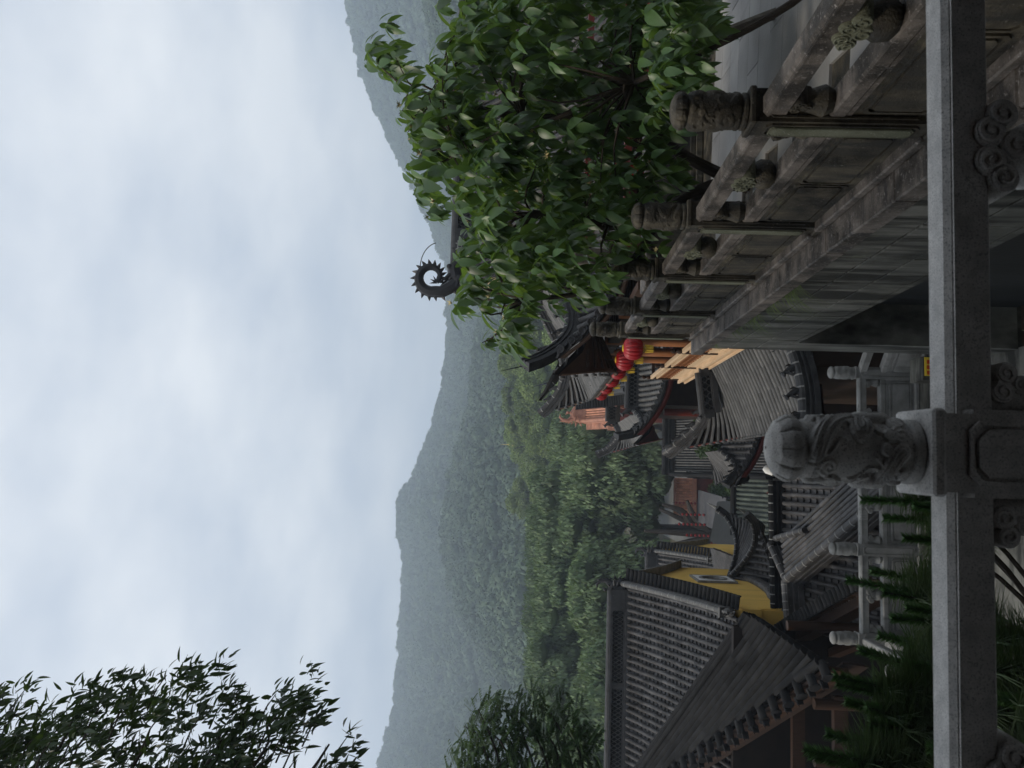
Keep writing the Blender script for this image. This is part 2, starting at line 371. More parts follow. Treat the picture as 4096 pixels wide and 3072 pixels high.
def frame_panel(mb, x0, x1, z0, z1, y, ch, t=.010, d=.010):
    """raised panel with cut corners standing d proud of y (facing -y), and a bead round it"""
    def o(a): return [(x0+a+ch, z0+a), (x1-a-ch, z0+a), (x1-a, z0+a+ch), (x1-a, z1-a-ch), (x1-a-ch, z1-a), (x0+a+ch, z1-a), (x0+a, z1-a-ch), (x0+a, z0+a+ch)]
    mb.prism(o(t), y-d, y+.004, 'xz')
    outer, inner = o(-t*.9), o(0); n = 8
    vs = [(p[0], y-d*.9, p[1]) for p in outer]+[(p[0], y-d*.9, p[1]) for p in inner]+[(p[0], y+.004, p[1]) for p in outer]+[(p[0], y+.004, p[1]) for p in inner]
    fs = []
    for i in range(n):
        j = (i+1) % n; fs += [(i, j, n+j, n+i), (i, 2*n+i, 2*n+j, j), (n+i, n+j, 3*n+j, 3*n+i)]
    mb.add(vs, fs)
def balustrade(loc, rz, posts, ends, label, m_post, m_rail, m_panel, heads, lab_group=None, ped=.85, scroll=True, two=True, m_head=None, ps=.163):
    """stone balustrade along local x, outer face towards local -y, floor at local z 0"""
    root = thing('stone_balustrade', loc, label, 'balustrade', lab_group); root.rotation_euler = (0, 0, rz)
    OFF[root.name] = Vector((0, 0, 0)); h = ps/2
    mb = MB(); mb.b(-h+.004, h-.004, -h+.004, h-.004, 0, ped-.002); mb.b(-h-.006, h+.006, -h-.006, h+.006, ped-.03, ped, .006); mb.b(-h-.012, h+.012, -h-.012, h+.012, 0, .035, .006)
    frame_panel(mb, -h+.03, h-.03, .10, ped-.09, -h+.002, .022)
    q = MB(); frame_panel(q, -h+.03, h-.03, .10, ped-.09, -h+.002, .022)
    R = Matrix.Rotation(PI/2, 3, 'Z')
    for k in (1, 2, 3): mb.add([Matrix.Rotation(PI/2*k, 3, 'Z') @ Vector(v) for v in q.v], q.f)
    post_me = mb.mesh('post')
    for k, x in enumerate(posts):
        p = place('post', post_me, m_post, root); p.location = (x, 0, 0)
        if m_post == 'granite_dark':
            if k == 0:
                q = MB(); frame_panel(q, -h+.042, h-.042, .115, ped-.105, -h-.009, .016, .004, .004); ins_me = q.mesh('inset_panel')
            place('inset_panel', ins_me, 'moss_granite', p)
        if heads:
            hd = place('post_head', heads[k % len(heads)], m_head or m_post, p); hd.location = (0, 0, ped); hd.scale = (.92, .92, 1) if ps > .17 else (1, 1, 1); hd.rotation_euler = (0, 0, (0.3+k*1.1) if len(heads) > 1 else -.35)
    xs = sorted(set(list(posts)+list(ends)))
    px = set(posts)
    rail_p = [(-.05, .0), (-.05, .085), (-.036, .098), (.036, .098), (.05, .085), (.05, 0), (.03, -.012), (-.03, -.012)]
    hz = ped-.155
    for a, b in zip(xs[:-1], xs[1:]):
        x0 = a+(h-.008 if a in px else 0); x1 = b-(h-.008 if b in px else 0); c = (x0+x1)/2
        r = MB(); r.sweep(rail_p, [(x0, 0, hz), (x1, 0, hz)]); r.b(x0, x1, -.056, -.045, hz+.072, hz+.082); r.build('handrail', m_rail, root)
        r = MB(); r.b(x0, x1, -.055, .055, .43, .505, .01); r.b(x0, x1, -.048, .048, .408, .43); r.build('middle_rail', m_rail, root)
        r = MB(); r.b(x0, x1, -.042, .042, .05, .408)
        n = 2 if two and x1-x0 > .8 else 1; wd = (x1-x0-.07)/n
        for k in range(n):
            frame_panel(r, x0+.05+k*wd+.012, x0+.035+(k+1)*wd-.022, .105, .365, -.042, .02, .016, .014)
            frame_panel(r, x0+.05+k*wd+.012, x0+.035+(k+1)*wd-.022, .105, .365, .028, .02, .016, .014) if False else None
        r.build('panel', m_panel, root)
        r = MB(); r.b(x0-.02, x1+.02, -.10, .10, 0, .05, .008); r.build('base_beam', m_rail, root)
        if scroll:
            r = MB(); r.lathe([(.05, 0), (.078, .03), (.082, .075), (.052, .13), (.046, .16), (.055, .185)], (c, 0, .503), 14)
            r.build('vase_support', m_post, root, True)
            r = MB(); cloud_scroll(r, c, .655, .25, -.062, .05); r.build('cloud_bracket', 'moss_granite' if m_panel == 'granite_dark' else m_post, root, True)
            for sx, xx in ((1, x0), (-1, x1)):
                if xx in (ends[0], ends[-1]) and xx not in px: continue
                r = MB(); cloud_scroll(r, xx+sx*.055, .65, .17, -.05, .045, sx); r.lathe([(.05, 0), (.07, .04), (.045, .12), (.045, .185)], (xx+sx*.05, 0, .503), 12)
                r.build('corner_bracket', m_post, root, True)
    return root

# ------------------------------------------------------------------ tiled roofs
class Slope:
    """one face of a Chinese roof: top edge from o along e (length L), falling D out along d and H down, concave, with upturned corners"""
    def __init__(s, o, e, d, L, D, H, k=.35, hl=0, hr=0, bg=0, lift=(0, 0), span=2.0, flare=.25):
        s.o = Vector(o); s.e = Vector((*e, 0)).normalized(); s.d = Vector((*d, 0)).normalized()
        s.L, s.D, s.H, s.k, s.hl, s.hr, s.bg, s.lift, s.span, s.flare = L, D, H, k, hl, hr, bg, lift, span, flare
    def b0(s, a):
        if a < 0 and s.hl: return s.D-(a+s.hl)/s.hl*(s.D-s.bg)
        if a > s.L and s.hr: return s.D-(s.L+s.hr-a)/s.hr*(s.D-s.bg)
        return 0.0
    def P(s, a, b, up=0.0):
        t = b/s.D; z = -s.H*((1+s.k)*t-s.k*t*t)
        p = s.o+s.e*a+s.d*b
        for x, l in ((a+s.hl, s.lift[0]), (s.L+s.hr-a, s.lift[1])):
            if l:
                q = max(0.0, 1-max(x, 0)/s.span); z += l*q*q*max(t, 0)**2; p = p+s.d*(s.flare*q*q*t*t)
        return Vector((p.x, p.y, s.o.z+z+up))
def tile_unit(r, n=6, lip=.965, tall=1.0):
    """barrel tile, unit length along +y (downhill), wide end at y=1 with a closed lip"""
    V = []; 
    for y, rr in ((0, r*lip), (1.04, r)):
        V += [(rr*math.cos(PI*i/n), y, rr*math.sin(PI*i/n)) for i in range(n+1)]
    V += [(r*math.cos(PI*i/n), 1.04, r*math.sin(PI*i/n)) for i in range(n+1)]+[(r*.8*math.cos(PI*i/n), 1.04, r*.8*math.sin(PI*i/n)) for i in range(n+1)]
    V = np.array(V)*np.array((1, 1, tall)); m = n+1
    Fq = [(i, i+1, m+i+1, m+i) for i in range(n)]+[(2*m+i, 2*m+i+1, 3*m+i+1, 3*m+i) for i in range(n)]
    return V, np.array(Fq)
def pan_unit(wd, n=4, lift=.022):
    V = []
    for y, dz in ((0, -.012), (1.05, lift)):
        V += [(wd*(i/n-.5), y, dz+.55*wd*((i/n-.5)*2)**2*.35) for i in range(n+1)]
    V += [(wd*(i/n-.5), 1.05, lift+.55*wd*((i/n-.5)*2)**2*.35) for i in range(n+1)]+[(wd*(i/n-.5), 1.05, -.02+.55*wd*((i/n-.5)*2)**2*.35) for i in range(n+1)]
    m = n+1; return np.array(V), np.array([(i, i+1, m+i+1, m+i) for i in range(n)]+[(2*m+i, 2*m+i+1, 3*m+i+1, 3*m+i) for i in range(n)])
def frames(pts):
    """matrices of the pieces between consecutive points of a row"""
    out = []
    for p, q, sd in pts:
        y = (q-p); L = y.length
        if L < .01: continue
        yn = y/L; x = (sd-yn*sd.dot(yn)).normalized(); z = x.cross(yn)
        if z.z < 0: x = -x; z = x.cross(yn)
        out.append(np.array(((x.x, y.x, z.x, p.x), (x.y, y.y, z.y, p.y), (x.z, y.z, z.z, p.z), (0, 0, 0, 1))))
    return out
def emit(name, stuffname, unit, Ms, m, root, nobj, smooth=True):
    """the nobj nearest pieces as parts sharing one mesh, the rest joined into one part"""
    if not Ms: return
    V, Fc = unit; off = OFF[root.name]
    Ms = sorted(Ms, key=lambda M: M[0, 3]**2+M[1, 3]**2+M[2, 3]**2)
    if nobj:
        me = npmesh(name, V, Fc, smooth); me.materials.append(MATS[m])
        for M in Ms[:nobj]:
            o = bpy.data.objects.new(name, me); COL.objects.link(o); o.parent = root
            A = M.copy(); A[:3, 3] -= np.array(off); o.matrix_basis = Matrix(A.tolist())
    R = Ms[nobj:]
    if R:
        A = np.array(R); VV = np.einsum('nij,vj->nvi', A[:, :3, :3], V)+A[:, None, :3, 3]-np.array(off)
        n = len(V); FF = (Fc[None]+(np.arange(len(R))*n)[:, None, None]).reshape(-1, Fc.shape[1])
        rn = np.repeat(RNG.random(len(R)), n)
        place(stuffname, npmesh(stuffname, VV.reshape(-1, 3), FF, smooth, rn), m, root, 'stuff')
def tiled(root, S, sp, r, tl, m='tile_grey', nobj=300, npan=0, discs=True, a0=None, a1=None, deck=True, m_deck=None, over=.06, seg=6, pans=True, jit=.0, tall=1.0):
    lo = -S.hl if a0 is None else a0; hi = S.L+S.hr if a1 is None else a1
    n = max(1, int(round((hi-lo)/sp))); barrel = []; pan = []; ends = []
    for i in range(n+1):
        a = lo+(hi-lo)*i/n; sd = S.e
        b = S.b0(a); Dend = S.D+over
        if Dend-b > .12:
            k = max(1, int(round((Dend-b)/tl))); pts = [S.P(a+RNG.normal(0, jit), b+(Dend-b)*j/k, .028 if pans else .0) for j in range(k+1)]
            barrel += frames([(pts[j], pts[j+1], sd) for j in range(k)])
            y = (pts[-1]-pts[-2]).normalized(); ends.append((pts[-1], y))
        if pans and i < n:
            a += (hi-lo)/n/2; b = S.b0(a)
            if Dend-b > .12:
                k = max(1, int(round((Dend-b)/(tl*.62)))); pts = [S.P(a, b+(Dend-b)*j/k, -.022) for j in range(k+1)]
                pan += frames([(pts[j], pts[j+1], sd) for j in range(k)])
    emit('barrel_tile', 'barrel_tiles', tile_unit(r, seg, tall=tall), barrel, m, root, nobj)
    if pans: emit('pan_tile', 'pan_tiles', pan_unit((hi-lo)/n*1.02), pan, m, root, npan)
    if discs:
        me = MB().lathe([(r*1.12, -.012), (r*1.16, 0), (r*1.16, .022), (r*.95, .03), (r*.6, .022)], (0, 0, 0), 12, (0, 1, 0)).mesh('eave_disc')
        me.materials.append(MATS[m])
        for p, y in ends[:300]:
            o = bpy.data.objects.new('eave_disc', me); COL.objects.link(o); o.parent = root
            x = S.e; yy = Vector((y.x, y.y, y.z*.35)).normalized(); z = x.cross(yy)
            if z.z < 0: x = -x; z = x.cross(yy)
            q = p-OFF[root.name]+z*r*.35
            o.matrix_basis = Matrix(((x.x, yy.x, z.x, q.x), (x.y, yy.y, z.y, q.y), (x.z, yy.z, z.z, q.z), (0, 0, 0, 1)))
    if deck:
        na, nb = max(2, n//2), 8; V = []
        for dz in (-.03, -.11):
            for i in range(na+1):
                a = lo+(hi-lo)*i/na
                for j in range(nb+1):
                    b = S.b0(a); V.append(S.P(a, b+(S.D-b)*j/nb, dz)-OFF[root.name])
        q = (na+1)*(nb+1); Fs = []
        for i in range(na):
            for j in range(nb):
                k = i*(nb+1)+j; Fs += [(k, k+1, k+nb+2, k+nb+1), (q+k, q+k+nb+1, q+k+nb+2, q+k+1)]
        for i in range(na): k = i*(nb+1)+nb; Fs.append((k, k+nb+1, q+k+nb+1, q+k))
        for j in range(nb): Fs += [(j, q+j, q+j+1, j+1), (na*(nb+1)+j, na*(nb+1)+j+1, q+na*(nb+1)+j+1, q+na*(nb+1)+j)]
        place('roof_deck', npmesh('roof_deck', np.array([tuple(v) for v in V]), np.array(Fs)), m_deck or m, root)
def soffit(root, S, wdt, m, a0=None, a1=None, rafters=None, m_r='wood_orange', fascia=.10):
    """boards under the eave, the fascia and round rafters"""
    lo = -S.hl if a0 is None else a0; hi = S.L+S.hr if a1 is None else a1; n = max(4, int((hi-lo)/.3)); V = []; Fs = []
    for i in range(n+1):
        a = lo+(hi-lo)*i/n; bb = max(S.D-wdt, S.b0(a))
        V += [S.P(a, bb, -.14), S.P(a, S.D, -.14), S.P(a, S.D+.015, -.13), S.P(a, S.D+.015, -.13-fascia), S.P(a, S.D-.02, -.14-fascia)]
    for i in range(n):
        for j in range(4): k = i*5+j; Fs.append((k, k+1, k+6, k+5))
    place('soffit', npmesh('soffit', np.array([tuple(v-OFF[root.name]) for v in V]), np.array(Fs)), m, root)
    if rafters:
        mb = MB(); k = int((hi-lo)/rafters)
        for i in range(k+1):
            a = lo+(hi-lo)*i/k; b1 = S.D-.06; bb = max(S.D-wdt, S.b0(a)+.05)
            if b1-bb > .1: mb.tube([S.P(a, bb, -.185), S.P(a, b1, -.185)], .035, 6)
        mb.build('rafters', m_r, root, True, 'stuff')
def ridge(root, path, wd, ht, m='ridge_grey', name='ridge', cap=None, n_cap=0, lattice=False):
    """stacked ridge: bands of tile courses with a round cap"""
    P = [Vector(p) for p in path]; w = wd/2; c = cap or wd*.42
    prof = [(-w, -.05), (-w, ht*.16), (-w*.72, ht*.18), (-w*.72, ht*.34), (-w*1.02, ht*.36), (-w*1.02, ht*.46), (-w*.7, ht*.48), (-w*.7, ht*.7), (-w*.95, ht*.72), (-w*.95, ht*.8)]
    prof += [(-c*math.cos(PI*i/6), ht*.8+c*math.sin(PI*i/6)) for i in range(7)]
    prof += [(-x, y) for x, y in prof[:10][::-1]]
    mb = MB(); mb.sweep(prof, P)
    o = mb.build(name, m, root)
    if n_cap:                                                         # joint rings of the round capping tiles
        mb = MB()
        tot = [0]
        for a, b in zip(P[:-1], P[1:]): tot.append(tot[-1]+(b-a).length)
        for k in range(n_cap):
            s = tot[-1]*(k+.5)/n_cap
            i = max(j for j in range(len(P)-1) if tot[j] <= s+1e-6); q = P[i].lerp(P[i+1], (s-tot[i])/max(1e-6, tot[i+1]-tot[i])); t = (P[i+1]-P[i]).normalized()
            pr = [((c+.006)*-math.cos(PI*j/6), ht*.8+(c+.006)*math.sin(PI*j/6)) for j in range(7)]
            mb.sweep(pr, [q-t*.012, q+t*.012])
        mb.build('cap_joint', 'granite_far' if m != 'orange_ridge' else m, root, False, 'stuff')
    return o
def lattice_ridge(root, a, b, ht, wd, m='ridge_grey', cell=.14, frame=.05, style='scale', m_back='tile_dark'):
    """main ridge with an openwork band between mouldings; from a to b (base points)"""
    a, b = Vector(a), Vector(b); t = (b-a); L = t.length; t.normalize(); sd = t.cross(Vector((0, 0, 1))).normalized(); up = sd.cross(t); w = wd/2
    def slab(name, z0, z1, ww, mm=m):
        MB().sweep([(-ww, z0), (-ww, z1), (ww, z1), (ww, z0)], [a, b]).build(name, mm, root)
    slab('ridge_base', -.06, ht*.16, w*1.25); slab('ridge_band', ht*.16, ht*.24, w*.95)
    slab('ridge_back', ht*.24, ht*.78, w*.22, m_back)
    slab('ridge_top', ht*.78, ht*.9, w*1.1)
    MB().sweep([(-w*.9*math.cos(PI*i/6), ht*.9+w*.8*math.sin(PI*i/6)) for i in range(7)], [a, b]).build('ridge_cap', m, root)
    mb = MB(); z0, z1 = ht*.25, ht*.77; nx = max(2, int(L/cell)); nz = max(2, int(round((z1-z0)/cell)))
    cx, cz = L/nx, (z1-z0)/nz
    for sgn in (-1, 1):
        for i in range(nx):
            for j in range(nz):
                c = a+t*((i+.5+(.5*(j % 2)))*cx % L)+up*(z0+j*cz)+sd*(sgn*w*.55)
                if style == 'scale':
                    mb.tube([c+t*(cx*.5*math.cos(PI*q/4))+up*(cz*1.0*math.sin(PI*q/4)) for q in range(5)], cx*.09, 4)
                else:
                    mb.tube([c-t*cx*.5, c+up*cz+t*0], cx*.10, 4); mb.tube([c+t*cx*.5, c+up*cz], cx*.10, 4)
    mb.build('openwork', 'tile_pale', root, False, 'stuff')
    mb = MB(); k = max(1, int(L/2.2))
    for i in range(k+1):
        c = a+t*(L*i/k)
        mb.sweep([(-w*1.0, z0-.01), (-w*1.0, z1+.01), (w*1.0, z1+.01), (w*1.0, z0-.01)], [c-t*.09, c+t*.09])
    mb.build('ridge_stile', m, root)
def beast(root, p, h, face, m='ridge_grey'):
    """small seated roof beast looking along face"""
    f = Vector(face).normalized(); s = f.cross(Vector((0, 0, 1))); p = Vector(p); U = Vector((0, 0, 1)); mb = MB()
    mb.tube([p-f*h*.22+U*h*.02, p-f*h*.18+U*h*.3, p+f*h*.02+U*h*.58, p+f*h*.1+U*h*.75], [h*.2, h*.24, h*.17, h*.12], 7)
    mb.tube([p+f*h*.1+U*h*.72, p+f*h*.2+U*h*.84, p+f*h*.38+U*h*.78], [h*.13, h*.16, h*.07], 6)
    for k in (-1, 1):
        mb.tube([p+f*h*.08+s*k*h*.1+U*h*.5, p+f*h*.2+s*k*h*.1+U*h*.22, p+f*h*.2+s*k*h*.1], [h*.09, h*.06, h*.07], 5)
        mb.cone(p+f*h*.15+s*k*h*.09+U*h*.92, p+f*h*.06+s*k*h*.14+U*h*1.08, h*.05)
    mb.tube([p-f*h*.3+U*h*.1, p-f*h*.42+U*h*.4, p-f*h*.3+U*h*.62], [h*.07, h*.08, h*.03], 5)
    return mb.build('roof_beast', m, root, True)
def dragon_finial(root, p, h, t, m='ridge_grey', curl=True, whisk=False):
    """ridge-end dragon: jaws on the ridge (towards -t is inwards), body rising and a tail curling over with spines; t points out of the ridge end"""
    p = Vector(p); t = Vector(t).normalized(); U = Vector((0, 0, 1)); s = t.cross(U); mb = MB()
    g = lambda a, b, c=0: p+t*(a*h)+U*(b*h)+s*(c*h)
    mb.tube([g(.05, -.05), g(.06, .16), g(.0, .33), g(-.12, .42)], [.12*h, .13*h, .125*h, .09*h], 9)       # neck
    mb.tube([g(-.02, .36), g(-.18, .40), g(-.34, .34), g(-.44, .27)], [.13*h, .12*h, .085*h, .05*h], 8)      # upper jaw
    mb.tube([g(-.02, .2), g(-.18, .17), g(-.36, .17)], [.1*h, .075*h, .035*h], 7)                              # lower jaw
    for k in (-1, 1):
        mb.ball(g(-.2, .48, .075*k), .045*h, 8, 6); mb.cone(g(-.06, .46, .07*k), g(.12, .66, .12*k), .04*h)
        mb.cone(g(-.02, .3, .1*k), g(.2, .34, .2*k), .05*h); mb.cone(g(-.05, .22, .1*k), g(.17, .16, .2*k), .05*h)
        for q in range(3): mb.cone(g(-.22-.07*q, .31, .05*k), g(-.23-.07*q, .24, .05*k), .018*h, 4)
        mb.tube([g(-.42, .3, .04*k), g(-.52, .36, .09*k), g(-.5, .46, .12*k)], [.02*h, .014*h, .004*h], 5)
    mb.tube([g(.1, .0, .02), g(.22, .12, .03), g(.3, .05, .03)], [.07*h, .05*h, .03*h], 6)
    for q in range(4): mb.cone(g(.02+.05*q, .10+.06*q, 0), g(.16+.07*q, .2+.03*q, 0), .035*h, 4)
    if curl:
        c = (-.02, .78); path = [g(.02, .30), g(.14, .44), g(.23, .60)]+[g(c[0]+.26*(1-.52*q/16)*math.cos(-.3+q*.36), c[1]+.26*(1-.52*q/16)*math.sin(-.3+q*.36)) for q in range(17)]
        rad = [.115*h*(1-.72*i/(len(path)-1)) for i in range(len(path))]; mb.tube(path, rad, 8)
        for i in range(1, len(path)-1):
            d = (path[i+1]-path[i-1]).normalized(); o = s.cross(d)
            if o.dot(path[i]-g(*c)) < 0: o = -o
            mb.cone(path[i]+o*rad[i]*.8, path[i]+o*(rad[i]*.8+.085*h)-d*.02*h, .035*h, 4)
        e = path[-1]
        for a in (-.6, 0, .6, 1.2): mb.cone(e, e+(t*math.cos(2+a)+U*math.sin(2+a))*.13*h, .025*h, 4)
        mb.cone(g(.0, 1.02), g(.0, 1.16), .012*h, 4)
    else:
        mb.tube([g(.0, .35), g(.12, .55), g(.1, .75), g(-.02, .9), g(-.12, .88)], [.1*h, .08*h, .065*h, .045*h, .02*h], 8)
        for q in range(5): mb.cone(g(.16-.01*q, .4+.1*q), g(.27-.03*q, .48+.11*q), .04*h, 4)
        mb.ball(g(-.2, .6), .06*h); mb.tube([g(-.16, .5), g(-.2, .6), g(-.12, .68)], .03*h, 5)
    o = mb.build('dragon_finial', m, root, True)
    if whisk:
        MB().tube([g(-.2, .62)+(-t*math.cos(a)*.45+U*math.sin(a)*.33)*h*.95+U*.05*h for a in np.linspace(.2, 2.6, 18)], .008*h, 4).build('whisker_wire', 'black_iron', root)
    return o
def verge_tiles(root, path, side, ln, r, m='tile_dark', sp=.2, droop=.12):
    """short barrel tiles set side by side across a gable verge"""
    P = [Vector(p) for p in path]; tot = [0]; Ms = []
    for a, b in zip(P[:-1], P[1:]): tot.append(tot[-1]+(b-a).length)
    n = int(tot[-1]/sp); sd = Vector(side).normalized()
    for k in range(n+1):
        s = tot[-1]*k/n; i = max(j for j in range(len(P)-1) if tot[j] <= s+1e-6); q = P[i].lerp(P[i+1], (s-tot[i])/(tot[i+1]-tot[i])); t = (P[i+1]-P[i]).normalized()
        Ms += frames([(q, q+sd*ln-Vector((0, 0, droop*ln)), t)])
    V, Fc = tile_unit(r, 8); k = len(V); V = np.vstack([V, [(0, 1.04, 0)]])
    F3 = np.array([(a, b, c, d) for a, b, c, d in Fc]+[(k-9+i, k-9+i+1, k, k) for i in range(8)])
    emit('verge_tile', 'verge_tiles', (V[:k], Fc), Ms, m, root, 300)
    mb = MB()
    for M in Ms:
        c = Vector(M[:3, 3])+Vector(M[:3, 1])*1.0; ax = Vector(M[:3, 1]).normalized()
        mb.lathe([(r*1.02, 0), (r*1.02, .03), (r*.75, .036)], c+Vector(M[:3, 2])*r*.2, 10, ax)
    mb.build('verge_disc', m, root, False, 'stuff')
def hip_path(S, left=True, n=10, up=.06, ext=.0):
    """3D line of the hip of a slope, from the top to the corner"""
    out = []
    for i in range(n+1):
        f = i/n; a = -S.hl*f if left else S.L+S.hr*f; b = S.bg+(S.D-S.bg)*f; out.append(S.P(a, b, up))
    if ext: out.append(out[-1]+(out[-1]-out[-2]).normalized()*ext+Vector((0, 0, ext*.5)))
    return out
def tiled_between(root, A, B, n, r, tl, m='tile_grey', nobj=300, npan=0, discs=False, sag=0.0, pans=True, m_deck=None, drop=0.0, tall=1.0):
    """tile rows running from curve A (top) to curve B (bottom)"""
    A = bez(A, n*2); B = bez(B, n*2); barrel = []; pan = []; mb = MB()
    def row(i, up):
        p, q = A[i], B[i]; k = max(1, int(round((q-p).length/tl)))
        return [p.lerp(q, j/k)-Vector((0, 0, sag*4*(j/k)*(1-j/k)-up-drop)) for j in range(k+1)]
    for i in range(0, 2*n+1, 2):
        P = row(i, .015); sd = (A[min(i+1, 2*n)]-A[max(i-1, 0)]).normalized()
        barrel += frames([(P[j], P[j+1], sd) for j in range(len(P)-1)])
        if discs:
            y = (P[-1]-P[-2]).normalized(); mb.lathe([(r*1.1, 0), (r*1.14, .03), (r*.8, .04)], P[-1]+y*.02+Vector((0, 0, r*.3)), 12, y)
        if pans and i < 2*n:
            sdp = sd; k = max(1, int(round((B[i+1]-A[i+1]).length/(tl*.62)))); Q = [A[i+1].lerp(B[i+1], j/k)-Vector((0, 0, sag*4*(j/k)*(1-j/k)+.012)) for j in range(k+1)]
            pan += frames([(Q[j], Q[j+1], sdp) for j in range(k)])
    wd = max((A[2]-A[0]).length, (B[2]-B[0]).length)*1.02
    emit('barrel_tile', 'barrel_tiles', tile_unit(r, 8, tall=tall), barrel, m, root, nobj)
    if pans: emit('pan_tile', 'pan_tiles', pan_unit(wd), pan, m, root, npan)
    if discs: mb.build('eave_disc', m, root, True, 'stuff')
    V = []; o = OFF[root.name]
    for dz in (-.035, -.10):
        for i in range(2*n+1):
            for j in range(7): V.append(tuple(A[i].lerp(B[i], j/6)-Vector((0, 0, sag*4*(j/6)*(1-j/6)-dz))-o))
    q = (2*n+1)*7; Fs = []
    for i in range(2*n):
        for j in range(6): k = i*7+j; Fs += [(k, k+1, k+8, k+7), (q+k, q+k+7, q+k+8, q+k+1)]
    for i in range(2*n): k = i*7+6; Fs.append((k, k+7, q+k+7, q+k)); k = i*7; Fs.append((k, q+k, q+k+7, k+7))
    for j in range(6): Fs += [(j, q+j, q+j+1, j+1), (2*n*7+j, 2*n*7+j+1, q+2*n*7+j+1, q+2*n*7+j)]
    place('roof_deck', npmesh('roof_deck', np.array(V), np.array(Fs)), m_deck or m, root)
# ================================================================== ground and terraces
def struct(name, mb, m): o = mb.build(name, m); o['kind'] = 'structure'; return o
struct('ground', MB().add([(-1600, -300, -13), (1600, -300, -13), (1600, 2200, -13), (-1600, 2200, -13)], [(0, 1, 2, 3)]), 'soil')
struct('courtyard_floor', MB().b(-6, 4.5, 33, 90, -13.2, -12.9), 'court_floor')
struct('lower_platform', MB().b(-2.35, 1.49, 2.3, 11.42, -5.6, -5.15).b(1.49, 3.2, 9.62, 11.42, -5.6, -5.152), 'granite_slab')
struct('lower_yard', MB().b(-16, -2.36, -2, 20, -8.9, -8.5), 'near_black')  # floor darkened: the open hall's deep shade is put into its colour

# right terrace: retaining wall of dressed slabs over a dark recess, paved floor above
tw = thing('retaining_wall', (1.5, 5.7, -5.15), 'stone slab retaining wall under the weathered balustrade on the right with a dark recess below', 'wall')
WX = 1.475
MB().b(WX+.022, 13, 2.4, 9.44, -2.80, -1.885).build('wall_core', 'near_black', tw)
ys = [2.4, 3.15, 3.9, 4.65, 5.4, 6.1, 6.75, 7.4, 8.05, 8.75, 9.46]
for zi, (z0, z1) in enumerate(((-2.735, -2.462), (-2.448, -2.172), (-2.158, -1.885))):
    for i in range(len(ys)-1):
        y0, y1 = ys[i]+.007, ys[i+1]-.007; d = random.uniform(0, .006)
        if zi == 1: y0, y1 = (y0-.0, y1)
        MB().b(WX-d, WX+.02, y0, y1, z0, z1, .004).build('wall_slab', 'granite_slab', tw)
MB().b(1.93, 3, 2.4, 9.2, -5.15, -2.80).build('recess_wall', 'near_black', tw)  # near-black colour stands in for the shade of the opening
MB().b(WX-.002, 2.6, 8.92, 9.455, -5.15, -2.742, .004).build('end_pier', 'granite_slab', tw)
MB().b(WX-.002, 2.6, 2.4, 3.0, -5.15, -2.742).build('end_pier', 'granite_slab', tw)
MB().b(WX-.001, 1.95, 3.0, 8.92, -2.80, -2.742).build('lintel', 'granite_slab', tw)
yb = [2.3, 3.0, 4.06, 5.05, 6.02, 6.93, 7.83, 8.7, 9.56]
for i in range(len(yb)-1): MB().b(1.405, 1.80, yb[i]+.002, yb[i+1]-.002, -1.88, -1.757, .008).build('coping_stone', 'granite_rail', tw)
MB().b(-3, 1.40, 2.06, 2.3, -5.15, -1.76).solo('terrace_wall', 'granite_dark', 'dark stone wall dropping below the nearest balustrade', 'wall')
pv = MB().b(1.80, 13, -3, 9.58, -1.86, -1.765).build('paved_terrace', 'granite_dark'); pv['kind'] = 'structure'
me_ = None
k = 0
for i in range(26):                                                  # long paving slabs laid on the slant
    u = -4+i*.36
    for j in range(14):
        v0 = -2.5+j*.95+(i % 2)*.47; ang = math.radians(-9)
        c = Vector((2.2+v0*math.cos(ang)-0*math.sin(ang), 2.2+u*1.0+v0*math.sin(ang), 0)); c.y += 1.2
        if not (2.2 < c.x < 9 and 2.3 < c.y < 9.2): continue
        R = Matrix.Rotation(ang, 3, 'Z')
        if me_ is None:
            me_ = MB().box((0, 0, 0), (.944, .354, .03), None, .003).mesh('paving_slab'); me_.materials.append(MATS['paving'])
        o = bpy.data.objects.new('paving_slab', me_); COL.objects.link(o); o.parent = pv; o.location = (c.x, c.y, -1.759+random.uniform(0, .003)); o.rotation_euler = (0, 0, ang)
struct('near_floor', MB().b(-6, 1.80, -4, 2.06, -2.0, -1.745), 'granite_pale')  # unseen floor kept pale to bounce light onto the rail front

# our own side: the hall whose veranda roof hangs over the viewer
hv = thing('veranda', (0, -1, -1.745), 'wooden temple veranda roof over the foreground balustrade', 'veranda')
MB().b(-9, 9, -4.5, 1.75, 2.75, 2.95).build('roof', 'wood_dark', hv)
MB().b(-9, 9, -2.6, -2.4, -1.745, 2.75).build('back_wall', 'wood_brown', hv)
for x in (-8.0, 8.0): MB().b(x-.1, x+.1, -2.4, 1.6, -1.745, 2.75).build('shade_wall', 'wood_dark', hv)  # unseen walls added at both ends to darken the near stone faces
for x in (-4.6, 4.4): MB().lathe([(.2, 0), (.2, .1), (.16, .12), (.16, 4.48)], (x, .6, -1.74), 16).build('column', 'wood_red', hv, True)
MB().b(-7, 8, .5, .7, 2.4, 2.745).build('beam', 'wood_brown', hv)

